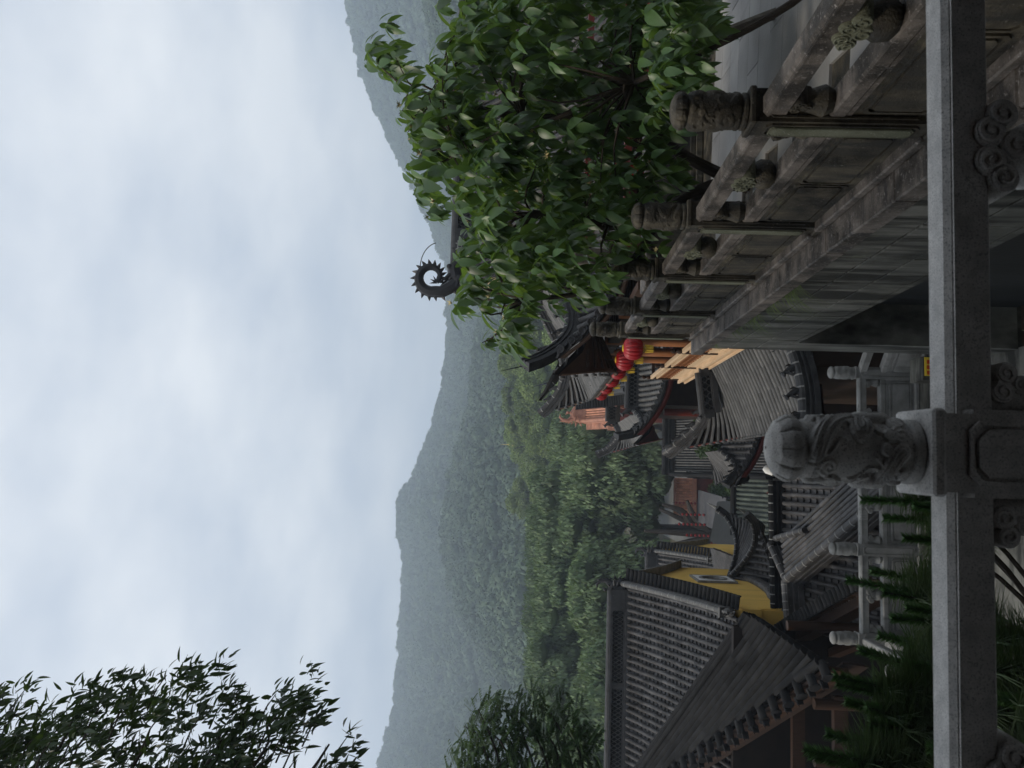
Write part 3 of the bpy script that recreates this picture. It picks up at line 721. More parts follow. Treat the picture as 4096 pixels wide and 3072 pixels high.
# balustrades
balustrade((0, 1.968, -1.735), -.0215, [-1.42, .0725, 1.52], [-3.0, 2.4], 'pale granite balustrade in the foreground with one carved dragon post', 'granite_pale', 'granite_pale', 'granite_pale', [HEAD_HI], ps=.186, m_head='granite_head_shaded')
balustrade((1.6535, 9.41, -1.752), -PI/2, [0, 1.36, 2.84, 4.25, 5.80, 7.36], [0, 8.4], 'dark weathered stone balustrade running away along the right terrace edge', 'granite_dark', 'granite_rail', 'granite_dark', HEAD_LO)
balustrade((0, 11.33, -5.15), 0, [-2.08, -.91, .28, 1.475], [-2.08, 1.475], 'light grey stone balustrade below, crossing behind the near post', 'granite_far', 'granite_far', 'granite_far', [HEAD_XL], two=False, ps=.155)
balustrade((1.475, 11.33, -5.15), -PI/4, [1.6], [.0, 1.6], 'short light grey balustrade wing angled off at the right below the terrace', 'granite_far', 'granite_far', 'granite_far', [HEAD_XL], two=False, ps=.155)
balustrade((-2.11, 11.33, -5.15), -PI/2, [1.75], [0, 1.75], 'short light grey balustrade wing turning towards the pine on the left', 'granite_far', 'granite_far', 'granite_far', [HEAD_XL], two=False, ps=.155)
bx = thing('step_block', (1.52, 10.75, -5.15), 'grey stone block with a yellow warning label beneath the lower balustrade', 'block')
MB().b(1.31, 1.62, 10.6, 10.95, -5.15, -4.90, .01).build('block', 'granite_slab', bx)
lb = MB().b(1.37, 1.61, 10.588, 10.6, -5.12, -4.93).build('warning_label', 'sign_yellow', bx)
q = MB()
for i in range(3): q.b(1.385+i*.07, 1.435+i*.07, 10.584, 10.588, -5.015, -4.955)
q.build('red_lettering', 'sign_red', lb)
q = MB()
for i in range(3):
    q.b(1.385+i*.07, 1.435+i*.07, 10.584, 10.588, -5.065, -5.053).b(1.40+i*.07, 1.42+i*.07, 10.583, 10.588, -5.075, -5.02).b(1.385+i*.07, 1.435+i*.07, 10.584, 10.588, -5.035, -5.026)
q.build('black_lettering', 'sign_black', lb)

# ================================================================== hall A: the big hall on the right with the lantern veranda
A = thing('temple_hall', (6, 18, -3.8), 'large grey tiled temple hall on the right with dragon ridge, red lanterns and latticed veranda', 'temple')
bg = 1.8; HA = Slope((4.2, 18, 1.6), (1, 0), (0, -1), 10, 4, 2.9, .35, hl=2.3, bg=bg, lift=(1.12, 0), span=1.7, flare=.25)
zg = HA.P(3, bg).z
HL = Slope((4.2, 18-bg, zg), (0, 1), (-1, 0), 2*bg, 2.3, zg+1.3, .25, hl=4-bg, hr=4-bg, lift=(1.12, .95), span=1.7, flare=.25)
tiled(A, HA, .165, .062, .26, 'tile_grey', 300)
tiled(A, HL, .20, .048, .28, 'tile_pale', 300, seg=6, pans=False, m_deck='shade_black')
HB = Slope((4.2, 18, 1.6), (1, 0), (0, 1), 10, 4, 2.9, .35, hl=2.3, bg=bg, lift=(1.35, 0), span=2.6)
tiled(A, HB, .5, .06, .9, 'tile_grey', 0, discs=False, pans=False)
soffit(A, HA, 1.1, 'soffit', rafters=.17, m_r='wood_brown', fascia=.09); soffit(A, HL, 1.0, 'soffit', rafters=.2, m_r='wood_brown', fascia=.06)
hp = hip_path(HA, True, 12, .03)
tip = hp[-1]; hp += [tip+Vector((-.10, -.14, .16)), tip+Vector((-.19, -.27, .36))]
ridge(A, hp, .17, .22, 'ridge_grey', 'hip_ridge', n_cap=14)
MB().tube([hp[-1]+Vector((0, 0, .1)), hp[-1]+Vector((-.1, -.14, .42))], [.012, .004], 5).build('spike', 'black_iron', A)
for k in (5, 7, 9, 11): beast(A, hp[k]+Vector((0, 0, .22)), .22, hp[k+1]-hp[k])
hp2 = hip_path(HL, False, 12, .03); tip = hp2[-1]; hp2 += [tip+Vector((-.08, .08, .1)), tip+Vector((-.14, .16, .2))]
ridge(A, hp2, .17, .2, 'ridge_grey', 'hip_ridge', n_cap=14)
for k in (6, 8, 10, 11): beast(A, hp2[k]+Vector((0, 0, .2)), .22, hp2[k+1]-hp2[k])
lattice_ridge(A, (4.55, 18, 1.55), (14, 18, 1.62), .48, .26, cell=.13, style='cross')
MB().b(4.5, 5.35, 17.86, 18.14, 1.60, 1.97).build('ridge_end_panel', 'ridge_grey', A)
dragon_finial(A, (4.22, 18, 1.46), 1.32, (-1, 0, 0), 'black_iron', True, True)
def glyph(root, ch, loc, size, m, rz=0):
    cu = bpy.data.curves.new('inscription', 'FONT'); cu.body = ch; cu.size = size; cu.extrude = .008; cu.align_x = 'CENTER'; cu.align_y = 'CENTER'
    t = bpy.data.objects.new('inscription_tmp', cu); COL.objects.link(t); dg = bpy.context.evaluated_depsgraph_get(); me = bpy.data.meshes.new_from_object(t.evaluated_get(dg)); bpy.data.objects.remove(t)
    me.name = 'inscription'; me.materials.clear()
    o = place('inscription', me, m, root); o.location = Vector(loc)-OFF[root.name]; o.rotation_euler = (PI/2, 0, rz)
glyph(A, '普', (4.93, 17.845, 1.785), .33, 'granite_far')
# gable under the main ridge
MB().prism([(18-bg+.05, zg-.05), (18+bg-.05, zg-.05), (18+.25, 1.35), (18-.25, 1.35)], 4.25, 4.4, 'yz').build('gable_board', 'wood_pale', A)
ridge(A, [HA.P(.06, b, .03) for b in np.linspace(.1, bg+.3, 8)], .2, .22, 'ridge_grey', 'gable_ridge', n_cap=10)
ridge(A, [HB.P(.06, b, .03) for b in np.linspace(.1, bg+.3, 8)], .2, .22, 'ridge_grey', 'gable_ridge')
for s, sl in ((1, HA), (-1, HB)):
    MB().sweep([(-.02, -.26), (-.02, 0), (.02, 0), (.02, -.26)], [sl.P(-.08, b, -.02) for b in np.linspace(.05, bg+.1, 6)]).build('barge_board', 'wood_pale', A)
ridge(A, [(4.12, 18-bg, zg+.02), (4.12, 18+bg, zg+.02)], .2, .26, 'ridge_grey', 'gable_foot_ridge')
# body and veranda
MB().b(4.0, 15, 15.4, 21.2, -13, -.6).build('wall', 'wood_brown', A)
MB().b(2.5, 4.0, 12.6, 21.3, -3.98, -3.78).build('veranda_floor', 'wood_brown', A)
MB().b(2.42, 2.62, 12.2, 21.4, -3.80, -3.60).build('floor_beam', 'wood_pale', A)
MB().b(2.38, 2.42, 12.2, 21.42, -3.65, -3.60).b(2.375, 2.42, 12.2, 21.42, -3.80, -3.77).build('beam_moulding', 'wood_pale', A)
q = MB()
for i in range(60): q.tube(spiral3((0, 0), .035, 0, 1.3, 8), .008, 4) if False else q.ball((2.418, 12.4+i*.15, -3.71), (.012, .05, .045), 6, 4)
q.build('beam_carving', 'wood_pale', A, False, 'stuff')
yp = [12.3, 14.33, 16.63, 18.93, 21.3]
for i, y in enumerate(yp):
    r = MB(); r.b(2.46, 2.56, y-.05, y+.05, -3.62, -2.88, .008); r.lathe([(.03, 0), (.055, .03), (.05, .08), (.02, .12), (.05, .15), (.045, .2), (.005, .235)], (2.51, y, -2.88), 12)
    r.build('railing_post', 'wood_brown', A, True)
for i in range(4):
    y0, y1 = yp[i]+.052, yp[i+1]-.052
    MB().b(2.46, 2.56, y0, y1, -2.94, -2.87, .012).build('top_rail', 'wood_pale', A)
    MB().b(2.475, 2.545, y0, y1, -3.06, -3.02).build('mid_rail', 'wood_pale', A); MB().b(2.475, 2.545, y0, y1, -3.43, -3.39).build('mid_rail', 'wood_pale', A); MB().b(2.485, 2.535, y0, y1, -3.60, -3.43).build('skirt_board', 'wood_pale', A)
    q = MB(); n = 9; st = (y1-y0)/n
    for k in range(n):
        ya = y0+k*st
        q.b(2.492, 2.528, ya+st*.44, ya+st*.56, -3.39, -3.06)
        for zz in (-3.34, -3.225, -3.11): q.b(2.494, 2.526, ya+(.0 if zz != -3.225 else .3)*st, ya+(1.0 if zz != -3.225 else .9)*st, zz-.012, zz+.012)
        q.b(2.494, 2.526, ya-.012, ya+.012, -3.34, -3.11)
    q.build('lattice', 'wood_orange', A, False, 'stuff')
r = MB(); r.b(2.56, 4, 21.27, 21.33, -2.99, -2.91).b(2.56, 4, 21.27, 21.33, -3.12, -3.07).b(2.56, 4, 21.27, 21.33, -3.5, -3.45)
for k in range(8): r.b(2.66+k*.17, 2.69+k*.17, 21.28, 21.32, -3.45, -3.12); r.b(2.6+k*.17, 2.72+k*.17, 21.28, 21.32, -3.3+.1*(k % 2), -3.275+.1*(k % 2))
r.build('end_railing', 'wood_brown', A)
for y in (15.0, 16.6, 18.2, 19.8, 21.0):
    MB().lathe([(.15, 0), (.15, .12), (.105, .16), (.105, 2.35)], (2.95, y, -3.78), 14).build('column', 'wood_orange', A, True)
MB().b(2.88, 3.02, 12.7, 21.2, -1.75, -1.5).b(2.90, 3.0, 12.7, 21.2, -2.02, -1.92).build('beam', 'wood_brown', A)
r = MB()
for y in np.arange(13.2, 21, .5): r.b(2.95, 4.0, y-.05, y+.05, -1.85, -1.7)
r.build('cross_beam', 'wood_brown', A, False, 'stuff')
for i in range(9):
    y0 = 12.7+i*.95; r = MB(); r.b(3.95, 4.0, y0, y0+.9, -3.78, -1.5); r.b(3.925, 3.96, y0+.06, y0+.84, -3.7, -2.9); r.b(3.925, 3.96, y0+.06, y0+.14, -2.85, -1.6); r.b(3.925, 3.96, y0+.76, y0+.84, -2.85, -1.6)
    for zz in (-2.8, -2.4, -2.0, -1.6): r.b(3.925, 3.96, y0+.14, y0+.76, zz-.03, zz+.03)
    r.build('door_panel', 'wood_brown', A)
# front facade beyond the terrace: sill wall, red windows
MB().b(4.1, 15, 15.25, 15.39, -3.5, -2.0).build('sill_wall', 'granite_dark', A)
for i in range(9):
    x0 = 4.2+i*1.15; r = MB(); r.b(x0, x0+1.08, 15.28, 15.36, -2.0, -1.9); r.b(x0, x0+1.08, 15.28, 15.36, -1.0, -.92)
    for k in range(7): r.b(x0+k*.17, x0+k*.17+.05, 15.29, 15.35, -1.9, -1.0)
    r.b(x0, x0+1.08, 15.3, 15.34, -1.62, -1.57); r.b(x0, x0+1.08, 15.3, 15.34, -1.32, -1.27)
    r.build('window', 'wood_red', A)
for x in (4.4, 7.0, 9.6, 12.2): MB().lathe([(.14, 0), (.14, 3.0)], (x, 14.7, -3.7), 12).build('column', 'wood_brown', A, True)

# planter wall and low stone sill at the back of the terrace
sw = thing('sill_wall', (6, 9.2, -1.76), 'low dark stone wall with stepped base behind the magnolia on the terrace', 'wall')
MB().b(2.1, 13, 8.98, 9.30, -1.76, -1.20).build('wall_panel', 'granite_dark', sw); MB().b(2.08, 13, 8.93, 9.36, -1.76, -1.68, .01).b(2.09, 13, 8.95, 9.33, -1.68, -1.62, .01).build('base_moulding', 'granite_dark', sw)
MB().b(2.06, 13, 8.92, 9.36, -1.20, -1.13, .012).build('coping', 'granite_rail', sw)
for x in (2.4, 4.1, 5.8, 7.5): MB().b(x-.09, x+.09, 8.96, 9.34, -1.13, -.35, .01).build('pier', 'granite_dark', sw)
MB().b(2.4, 9, 9.1, 9.2, -.98, -.9).b(2.4, 9, 9.1, 9.2, -.52, -.45).build('painted_rail', 'wood_red', sw)
for x, z in ((3.35, -.85), (4.6, -.88), (5.3, -.95)):
    t = thing('red_ribbon', (x, 8.9, z), {3.35: 'red prayer ribbon bundle hung on the rail at the near end behind the magnolia', 4.6: 'red prayer ribbon bundle hung on the rail in the middle behind the magnolia', 5.3: 'red prayer ribbon bundle at the far right behind the magnolia'}[x], 'ribbon', 'red ribbons behind the magnolia')
    r = MB(); r.ball((x, 8.93, z+.05), (.13, .05, .1), 8, 6); r.build('bow', 'lantern_red', t, True)
    r = MB(); [r.box((x+dx_, 8.93, z-.12), (.05, .015, .26), Matrix.Rotation(dx_*2, 3, 'Y')) for dx_ in (-.06, .0, .06)]; r.build('tail', 'lantern_red', t)

# lanterns under the left eave
def lantern(loc, h, label, group):
    t = thing('red_lantern', loc, label, 'lantern', group); R = h*.60; x, y, z = loc
    prof = []
    for i in range(25):
        a = PI*(i/24); prof.append((max(R*math.sin(a)**.7, .02), -math.cos(a)*h*.5))
    b_ = MB().lathe(prof, (0, 0, 0), 48)
    b_.v = [(x_*(1-.10*abs(math.cos(8*math.atan2(y_, x_)))**3)+x, y_*(1-.10*abs(math.cos(8*math.atan2(y_, x_)))**3)+y, z_+z) for x_, y_, z_ in b_.v]
    b_.build('lantern_body', 'lantern_red', t, True)
    MB().lathe([(R*.30, h*.47), (R*.30, h*.52), (R*.2, h*.54)], loc, 14).build('top_cap', 'gold', t, True)
    MB().lathe([(R*.2, -h*.55), (R*.30, -h*.53), (R*.30, -h*.47)], loc, 14).build('bottom_cap', 'gold', t, True)
    r = MB()
    for k in range(9):
        a = 2*PI*k/9; r.tube([(x+R*.3*math.cos(a), y+R*.3*math.sin(a), z-h*.58), (x+R*.26*math.cos(a), y+R*.26*math.sin(a), z-h*1.0)], [.012, .006], 4)
    r.build('tassel', 'gold', t); MB().tube([(x, y, z+h*.56), (x, y, z+h*1.15)], .007, 4).build('hanging_cord', 'black_iron', t)
    return t
names = ['half hidden by the stone post', 'second from the stone post', 'third from the stone post', 'fourth from the stone post', 'fifth from the stone post', 'farthest from the stone post']
for i, y in enumerate((13.2, 14.6, 16.0, 17.5, 19.1, 20.8)): lantern((2.02, y, -1.50-.014*i), .325, 'red ribbed lantern under the hall eave, '+names[i], 'lanterns under the hall eave')

# ================================================================== D: skirt roof below the veranda
Dn = thing('lower_roof', (1.8, 16, -6), 'broad grey ribbed skirt roof below the latticed veranda, behind the carved post', 'roof')
SD = Slope((2.42, 12.6, -3.86), (0, 1), (-1, 0), 5.9, 1.5, .62, .25, hl=.3, hr=1.7, lift=(.35, .95), span=2.4, flare=.22)
tiled(Dn, SD, .215, .052, .36, 'tile_pale', 300, m_deck='shade_black', seg=6, pans=False)
hp = hip_path(SD, False, 12, .02); e = hp[-1]; hp += [e+Vector((-.12, .16, .12)), e+Vector((-.22, .32, .25))]
ridge(Dn, hp, .18, .22, n_cap=10, name='hip_ridge', m='tile_grey')
for k in (7, 9, 10, 11, 12): beast(Dn, hp[k]+Vector((0, 0, .21)), .24, hp[k+1]-hp[k])
lattice_ridge(Dn, (1.45, 18.6, -4.02), (2.36, 18.45, -3.88), .36, .2, cell=.15)
beast(Dn, (1.38, 18.62, -3.9), .3, (-1, .2, 0))
hp = hip_path(SD, True, 10, .03); e = hp[-1]; hp += [e+Vector((-.16, -.14, .06))]
ridge(Dn, [(2.42, 12.35, -3.9)]+hp[2:], .2, .22, name='hip_ridge', n_cap=10)
for k in (5, 7, 9): beast(Dn, hp[k]+Vector((0, .0, .22)), .25, hp[k+1]-hp[k])
dragon_finial(Dn, (2.12, 12.4, -3.82), .62, (.4, -1, 0), curl=False)
soffit(Dn, SD, .6, 'wood_red', fascia=.1)
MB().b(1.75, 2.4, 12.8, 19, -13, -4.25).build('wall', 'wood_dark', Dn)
MB().b(1.2, 1.9, 17.4, 18.2, -5.8, -4.9).solo('shop_awning', 'wood_red', 'dark red board under the ribbed skirt roof', 'board')
lantern((1.28, 17.3, -5.05), .42, 'red lantern hanging in the shade under the ribbed skirt roof', 'lanterns under the skirt roof')
# porch roof I beyond D and big roof H
I = thing('porch_roof', (1.5, 26.6, -9), 'small grey porch roof with upturned corner and red soffit beyond the skirt roof', 'roof')
SI = Slope((.9, 27.4, -6.15), (1, 0), (0, -1), 3.5, 1.6, .72, .25, hl=.9, lift=(.75, 0), span=1.7, flare=.25)
tiled(I, SI, .2, .065, .3, 'tile_grey', 300)
hp = hip_path(SI, True, 10, .02); e = hp[-1]; hp += [e+Vector((-.15, -.12, .12)), e+Vector((-.3, -.25, .28))]
ridge(I, hp, .17, .2, n_cap=8, name='hip_ridge')
for k in (4, 6, 8, 10): beast(I, hp[k]+Vector((0, 0, .2)), .2, hp[k+1]-hp[k])
SI2 = Slope((.9, 27.4, -6.15), (0, 1), (-1, 0), 3, .9, .72, .25, hl=1.6, hr=.5, lift=(.75, .3), span=1.7, flare=.25); tiled(I, SI2, .2, .06, .3, 'tile_grey', 0, pans=False, m_deck='tile_dark')
soffit(I, SI, .9, 'wood_red', fascia=.16); MB().b(1.0, 4.4, 26.6, 29, -13, -6.9).build('wall', 'wood_dark', I)
for k in range(3): beast(I, (1.2, 26.3, -7.3-.12*k), .3, (-.3, -1, 0), 'pink_trim')
Hh = thing('broad_roof', (1.6, 36, -10), 'broad dark grey fine ribbed roof behind the porch roof', 'roof')
SH = Slope((.15, 38.5, -6.35), (1, 0), (0, -1), 5, 5.4, 3.0, .4, hl=.15)
tiled(Hh, SH, .12, .036, .5, 'tile_pale', 0, seg=4, pans=False, m_deck='tile_dark')
ridge(Hh, [(.0, 38.5, -6.3), (5.2, 38.5, -6.3)], .3, .5, 'tile_dark'); ridge(Hh, [SH.P(-.1, b, .03) for b in np.linspace(0, 5.4, 8)], .22, .25, 'tile_dark', 'verge_ridge')
MB().b(.3, 5, 34, 38, -13, -9).build('wall', 'wood_dark', Hh)

# ================================================================== B: pavilion, C: orange roof
B = thing('pavilion', (3.5, 30, -7), 'grey tiled pavilion with upturned corners, lattice ridges and yellow gable below the lanterns', 'pavilion')
SB1 = Slope((2.1, 27, -3.3), (1, 0), (0, -1), 5, 1.35, .62, .25, hl=.9, lift=(1.0, 0), span=2.0, flare=.28)
SB2 = Slope((2.1, 27, -3.3), (0, 1), (-1, 0), 7, .9, .62, .25, hl=1.35, hr=1.3, lift=(1.0, .85), span=2.2, flare=.28)
tiled(B, SB1, .175, .064, .2, 'tile_pale', 300); tiled(B, SB2, .22, .052, .3, 'tile_pale', 300, pans=False, m_deck='shade_black')
soffit(B, SB1, .8, 'wood_red', fascia=.16); soffit(B, SB2, .6, 'wood_red', fascia=.14)
for S_, lf in ((SB1, True), (SB2, False)):
    hp = hip_path(S_, lf, 12, .02); e = hp[-1]; u = (hp[-1]-hp[-2]).normalized(); hp += [e+u*.18+Vector((0, 0, .08)), e+u*.36+Vector((0, 0, .22))]
    ridge(B, hp, .19, .24, n_cap=10, name='hip_ridge')
    for k in (7, 8, 9, 10, 11): beast(B, hp[k]+Vector((0, 0, .22)), .22, hp[k+1]-hp[k])
lattice_ridge(B, (2.15, 27.05, -3.32), (5.5, 27.05, -3.32), .46, .24, cell=.13); lattice_ridge(B, (2.12, 34, -3.3), (5.5, 34, -3.3), .5, .24, cell=.13)
beast(B, (2.02, 27.0, -3.1), .42, (-1, 0, 0)); beast(B, (2.02, 34.0, -3.1), .42, (-1, 0, 0))
MB().prism([(28.2, -7), (34.8, -7), (34.8, -3.2), (33.2, -2.4), (31.6, -1.55), (30, -2.4), (28.2, -3.2)], 2.95, 5.5, 'yz').build('gable_wall', 'plaster_bright', B)
vp = [(2.75, 28.0, -3.15), (2.75, 29.6, -2.55), (2.75, 31.6, -1.45)]; vb = [(2.75, 35.2, -3.15), (2.75, 33.6, -2.55), (2.75, 31.6, -1.45)]
verge_tiles(B, vp, (-1, 0, 0), .32, .075, 'tile_dark', .19)
for pth in (vp, vb):
    ridge(B, [Vector(p)+Vector((.1, 0, .05)) for p in pth], .22, .24, 'ridge_grey', 'verge_ridge')
    MB().sweep([(-.03, -.52), (-.03, -.06), (.03, -.06), (.03, -.52)], [Vector(p)+Vector((.04, 0, 0)) for p in pth]).build('barge_board', 'wood_dark', B)
    MB().sweep([(-.04, -.54), (-.04, -.46), (.04, -.46), (.04, -.54)], [Vector(p)+Vector((.04, 0, 0)) for p in pth]).build('barge_trim', 'pink_trim', B)
SBU = Slope((3.05, 31.6, -1.45), (1, 0), (0, -1), 4, 3.6, 1.7, .3); tiled(B, SBU, .2, .066, .3, 'tile_pale', 0, discs=False)
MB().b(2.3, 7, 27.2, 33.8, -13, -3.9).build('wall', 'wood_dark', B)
MB().lathe([(.12, 0), (.12, 3)], (2.0, 26.3, -7), 10).build('column', 'wood_red', B, True)

Cc = thing('orange_temple', (6, 54, -8), 'temple roof of salmon orange glazed tiles beyond the grey pavilion', 'temple')
SC_ = Slope((3.3, 55, -3.1), (1, 0), (0, -1), 7, 3.0, 1.6, .3)
tiled(Cc, SC_, .165, .062, .24, 'tile_orange', 300, discs=False)
SC2 = Slope((3.3, 55, -3.1), (1, 0), (0, 1), 7, 3.0, 1.6, .3); tiled(Cc, SC2, .4, .1, .6, 'tile_orange', 0, discs=False)
MB().b(3.5, 10.4, 54.85, 55.15, -3.15, -2.45).build('ridge', 'orange_ridge', Cc); MB().b(3.4, 10.4, 54.8, 55.2, -2.45, -2.33).b(3.4, 10.4, 54.8, 55.2, -3.12, -3.0).build('ridge_moulding', 'tile_orange', Cc)
MB().b(4.75, 6.5, 54.82, 54.86, -2.95, -2.5).build('ridge_panel', 'tile_green', Cc)
glyph(Cc, '普', (4.3, 54.83, -2.73), .42, 'wood_dark')
dragon_finial(Cc, (3.6, 55, -3.0), 1.75, (-1, 0, 0), 'orange_ridge', False)
ridge(Cc, [SC_.P(.12, b, .03) for b in np.linspace(0, 3, 8)], .3, .22, 'orange_ridge', 'verge_ridge')
verge_tiles(Cc, [SC_.P(-.02, b, .0) for b in np.linspace(.2, 3.0, 8)], (-1, 0, 0), .42, .062, 'tile_orange', .155, .1)
MB().b(3.6, 10, 52.6, 57.4, -13, -4.9).build('wall', 'wood_red', Cc)
MB().b(2.7, 3.1, 52, 52.3, -5.2, -4.4).build('eave_end', 'tile_orange', Cc)

# ================================================================== E and J: yellow gabled halls on the left
def yellow_hall(loc, label, ridge_y, zr, Dn_, H, xg, xl, back, Hb, zbot, sp, nobj, ht, hfin):
    t = thing('yellow_hall', loc, label, 'temple')
    S = Slope((xl, ridge_y, zr), (1, 0), (0, -1), xg-xl, Dn_, H, .35); S2 = Slope((xl, ridge_y, zr), (1, 0), (0, 1), xg-xl, back, Hb, .35)
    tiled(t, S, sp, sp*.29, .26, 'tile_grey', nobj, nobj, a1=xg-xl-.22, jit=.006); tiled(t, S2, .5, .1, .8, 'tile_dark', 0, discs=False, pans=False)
    L = xg-xl; n = 12
    f = [S.P(L-.08, b, .03) for b in np.linspace(.05, Dn_-.25, n)]; g = [S2.P(L-.05, b, .03) for b in np.linspace(.05, back, n)]
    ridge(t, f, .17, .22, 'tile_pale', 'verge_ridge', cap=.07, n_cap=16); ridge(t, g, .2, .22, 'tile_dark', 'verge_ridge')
    verge_tiles(t, [S.P(L+.02, b, .06) for b in np.linspace(.1, Dn_+.03, n)], (1, 0, 0), .30, .072, 'tile_dark', .185)
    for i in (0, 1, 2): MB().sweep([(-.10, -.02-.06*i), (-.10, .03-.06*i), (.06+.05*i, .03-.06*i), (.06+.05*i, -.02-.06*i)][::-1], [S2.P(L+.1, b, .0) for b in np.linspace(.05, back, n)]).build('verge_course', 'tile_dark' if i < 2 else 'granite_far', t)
    out = [(ridge_y-Dn_+.35, zbot)]+[(S.P(L, b).y, S.P(L, b).z-.12) for b in np.linspace(Dn_-.12, .05, n)]+[(S2.P(L, b).y, S2.P(L, b).z-.12) for b in np.linspace(.05, back-.1, n)]+[(ridge_y+back-.3, zbot)]
    MB().prism(out, xg+.0, xg-.35, 'yz').build('gable_wall', 'plaster_yellow', t)
    r = MB(); y0 = ridge_y-Dn_
    r.b(xg-.36, xg+.02, y0+.10, y0+.40, S.P(L, Dn_).z-.55, S.P(L, Dn_).z-.1); r.b(xg-.38, xg+.03, y0+.22, y0+.40, S.P(L, Dn_).z-1.0, S.P(L, Dn_).z-.55); r.b(xg-.37, xg+.025, y0+.17, y0+.40, S.P(L, Dn_).z-.62, S.P(L, Dn_).z-.53)
    r.build('gable_shoulder', 'plaster_yellow', t)
    MB().b(xl, xg-.36, y0+1.1, y0+1.3, zbot-2, zr-H+.15).build('front_wall', 'wood_dark', t)
    lattice_ridge(t, (xl, ridge_y, zr-.05), (xg-.25, ridge_y, zr-.05), ht, .26, cell=.12, style='cross')
    MB().b(xg-.85, xg-.25, ridge_y-.15, ridge_y+.15, zr+.06, zr+ht*.78).build('ridge_end_panel', 'ridge_grey', t)
    dragon_finial(t, (xg-.12, ridge_y, zr+.12), hfin, (1, 0, 0), 'ridge_grey', False)
    e = f[-1]; r = MB()
    r.box(e+Vector((0, -.08, .2)), (.24, .06, .34), Matrix.Rotation(.5, 3, 'X')); r.ball(e+Vector((.02, -.2, .12)), (.12, .16, .15), 8, 6)
    for k in range(5): r.cone(e+Vector((.02, -.16, .12)), e+Vector((.02+.06*math.cos(k), -.42-.02*k, .02+.09*k)), .045)
    r.tube([e+Vector((.05, -.1, .2)), e+Vector((.06, -.3, .28)), e+Vector((.05, -.42, .2))], .035, 6)
    r.build('verge_dragon', 'tile_pale', t, True); return t, S
E_, SE = yellow_hall((-3.2, 24.5, -8.5), 'nearest grey tiled hall on the left with yellow gable and oval window', 24.5, -2.72, 4.7, 2.1, -3.1, -11.5, 4.1, 2.15, -8.5, .2, 300, .58, .85)
win = MB(); xw = -3.03; yc, zc = 25.3, -5.38
def ring(o, i, x0, x1):
    n = len(o); vs = [(x0, *p) for p in o]+[(x0, *p) for p in i]+[(x1, *p) for p in o]+[(x1, *p) for p in i]; fs = []
    for k in range(n):
        j = (k+1) % n; fs += [(k, j, n+j, n+k), (2*n+k, 3*n+k, 3*n+j, 2*n+j), (k, 2*n+k, 2*n+j, j), (n+k, n+j, 3*n+j, 3*n+k)]
    return vs, fs
def rect(w_, h_, n=6):
    p = [(-w_, -h_), (w_, -h_), (w_, h_), (-w_, h_)]; o = []
    for a, b in zip(p, p[1:]+p[:1]): o += [(yc+a[0]+(b[0]-a[0])*k/n, zc+a[1]+(b[1]-a[1])*k/n) for k in range(n)]
    return o
def oval(w_, h_, n=24): return [(yc+w_*math.cos(2*PI*k/n-PI*.75), zc+h_*math.sin(2*PI*k/n-PI*.75)) for k in range(n)]
fr = MB().add(*ring(rect(.70, .58), rect(.64, .53), xw, xw-.06)).build('window', 'granite_far', E_)
MB().add(*ring(rect(.635, .525), oval(.46, .42), xw-.008, xw-.06)).build('spandrel', 'white_paint', fr)
MB().add(*ring(oval(.46, .42), oval(.37, .33), xw+.012, xw-.07)).build('oval_frame', 'granite_far', fr)
MB().prism(oval(.40, .36), xw-.05, xw-.06, 'yz').build('pane', 'soffit', fr)
J_, SJ = yellow_hall((-3.4, 38, -12), 'farther grey tiled hall with yellow gable, behind the oval window hall', 38, -5.55, 3.3, 2.1, -3.35, -9, 4.0, 3.0, -13, .2, 300, .55, .95)
# shingled lean-to between the two halls
Ml = thing('lean_to_roof', (-3.2, 30, -9), 'small lean-to roof of thin stacked tiles between the two yellow halls', 'roof')
tiled_between(Ml, [(-2.75, 28.6, -6.95), (-2.72, 30.4, -6.85), (-2.70, 32, -6.75)], [(-3.75, 28.4, -7.15), (-3.75, 30.4, -7.05), (-3.75, 32, -6.95)], 26, .05, .18, 'tile_grey', 0, pans=False)
MB().b(-3.7, -2.8, 28.6, 31.8, -13, -7.15).build('wall', 'plaster_yellow', Ml)
# K: gate roof with two swept ridges
K = thing('gate_roof', (-2, 24, -9), 'gate roof with two swept up curving ridges beside the yellow wall', 'roof')
SK = Slope((-3.05, 25.8, -6.12), (0, 1), (1, 0), .02, 1.55, .80, .30, hl=1.5, hr=1.75, lift=(.50, .55), span=1.7, flare=.25)
SK2 = Slope((-6.2, 25.8, -6.12), (1, 0), (0, -1), 3.15, 1.5, .80, .30, hr=1.55, lift=(0, .50), span=1.7, flare=.25)
tiled(K, SK, .17, .058, .34, 'tile_grey', 300, seg=8); tiled(K, SK2, .2, .056, .30, 'tile_grey', 300, 200)
for S_, lf in ((SK, True), (SK, False)):
    hp = hip_path(S_, lf, 14, .02); e = hp[-1]; u = (hp[-1]-hp[-2]).normalized(); hp += [e+u*.14+Vector((0, 0, .06)), e+u*.30+Vector((0, 0, .17))]
    ridge(K, hp, .15, .16, 'tile_grey', 'swept_ridge', n_cap=12); MB().cone(hp[-1]+Vector((0, 0, .08)), hp[-1]+u*.22+Vector((0, 0, .28)), .05).build('ridge_tip', 'granite_far', K)
MB().b(-3.0, -1.8, 24.6, 26.8, -13, -6.95).build('wall', 'wood_dark', K)
ridge(K, bez([(-3.02, 26.6, -6.35), (-3.02, 25.0, -6.55), (-3.02, 23.0, -6.45), (-3.0, 21.4, -6.15), (-2.98, 20.6, -6.30)][::-1], 16), .22, .12, 'tile_grey', 'wall_coping', n_cap=12)
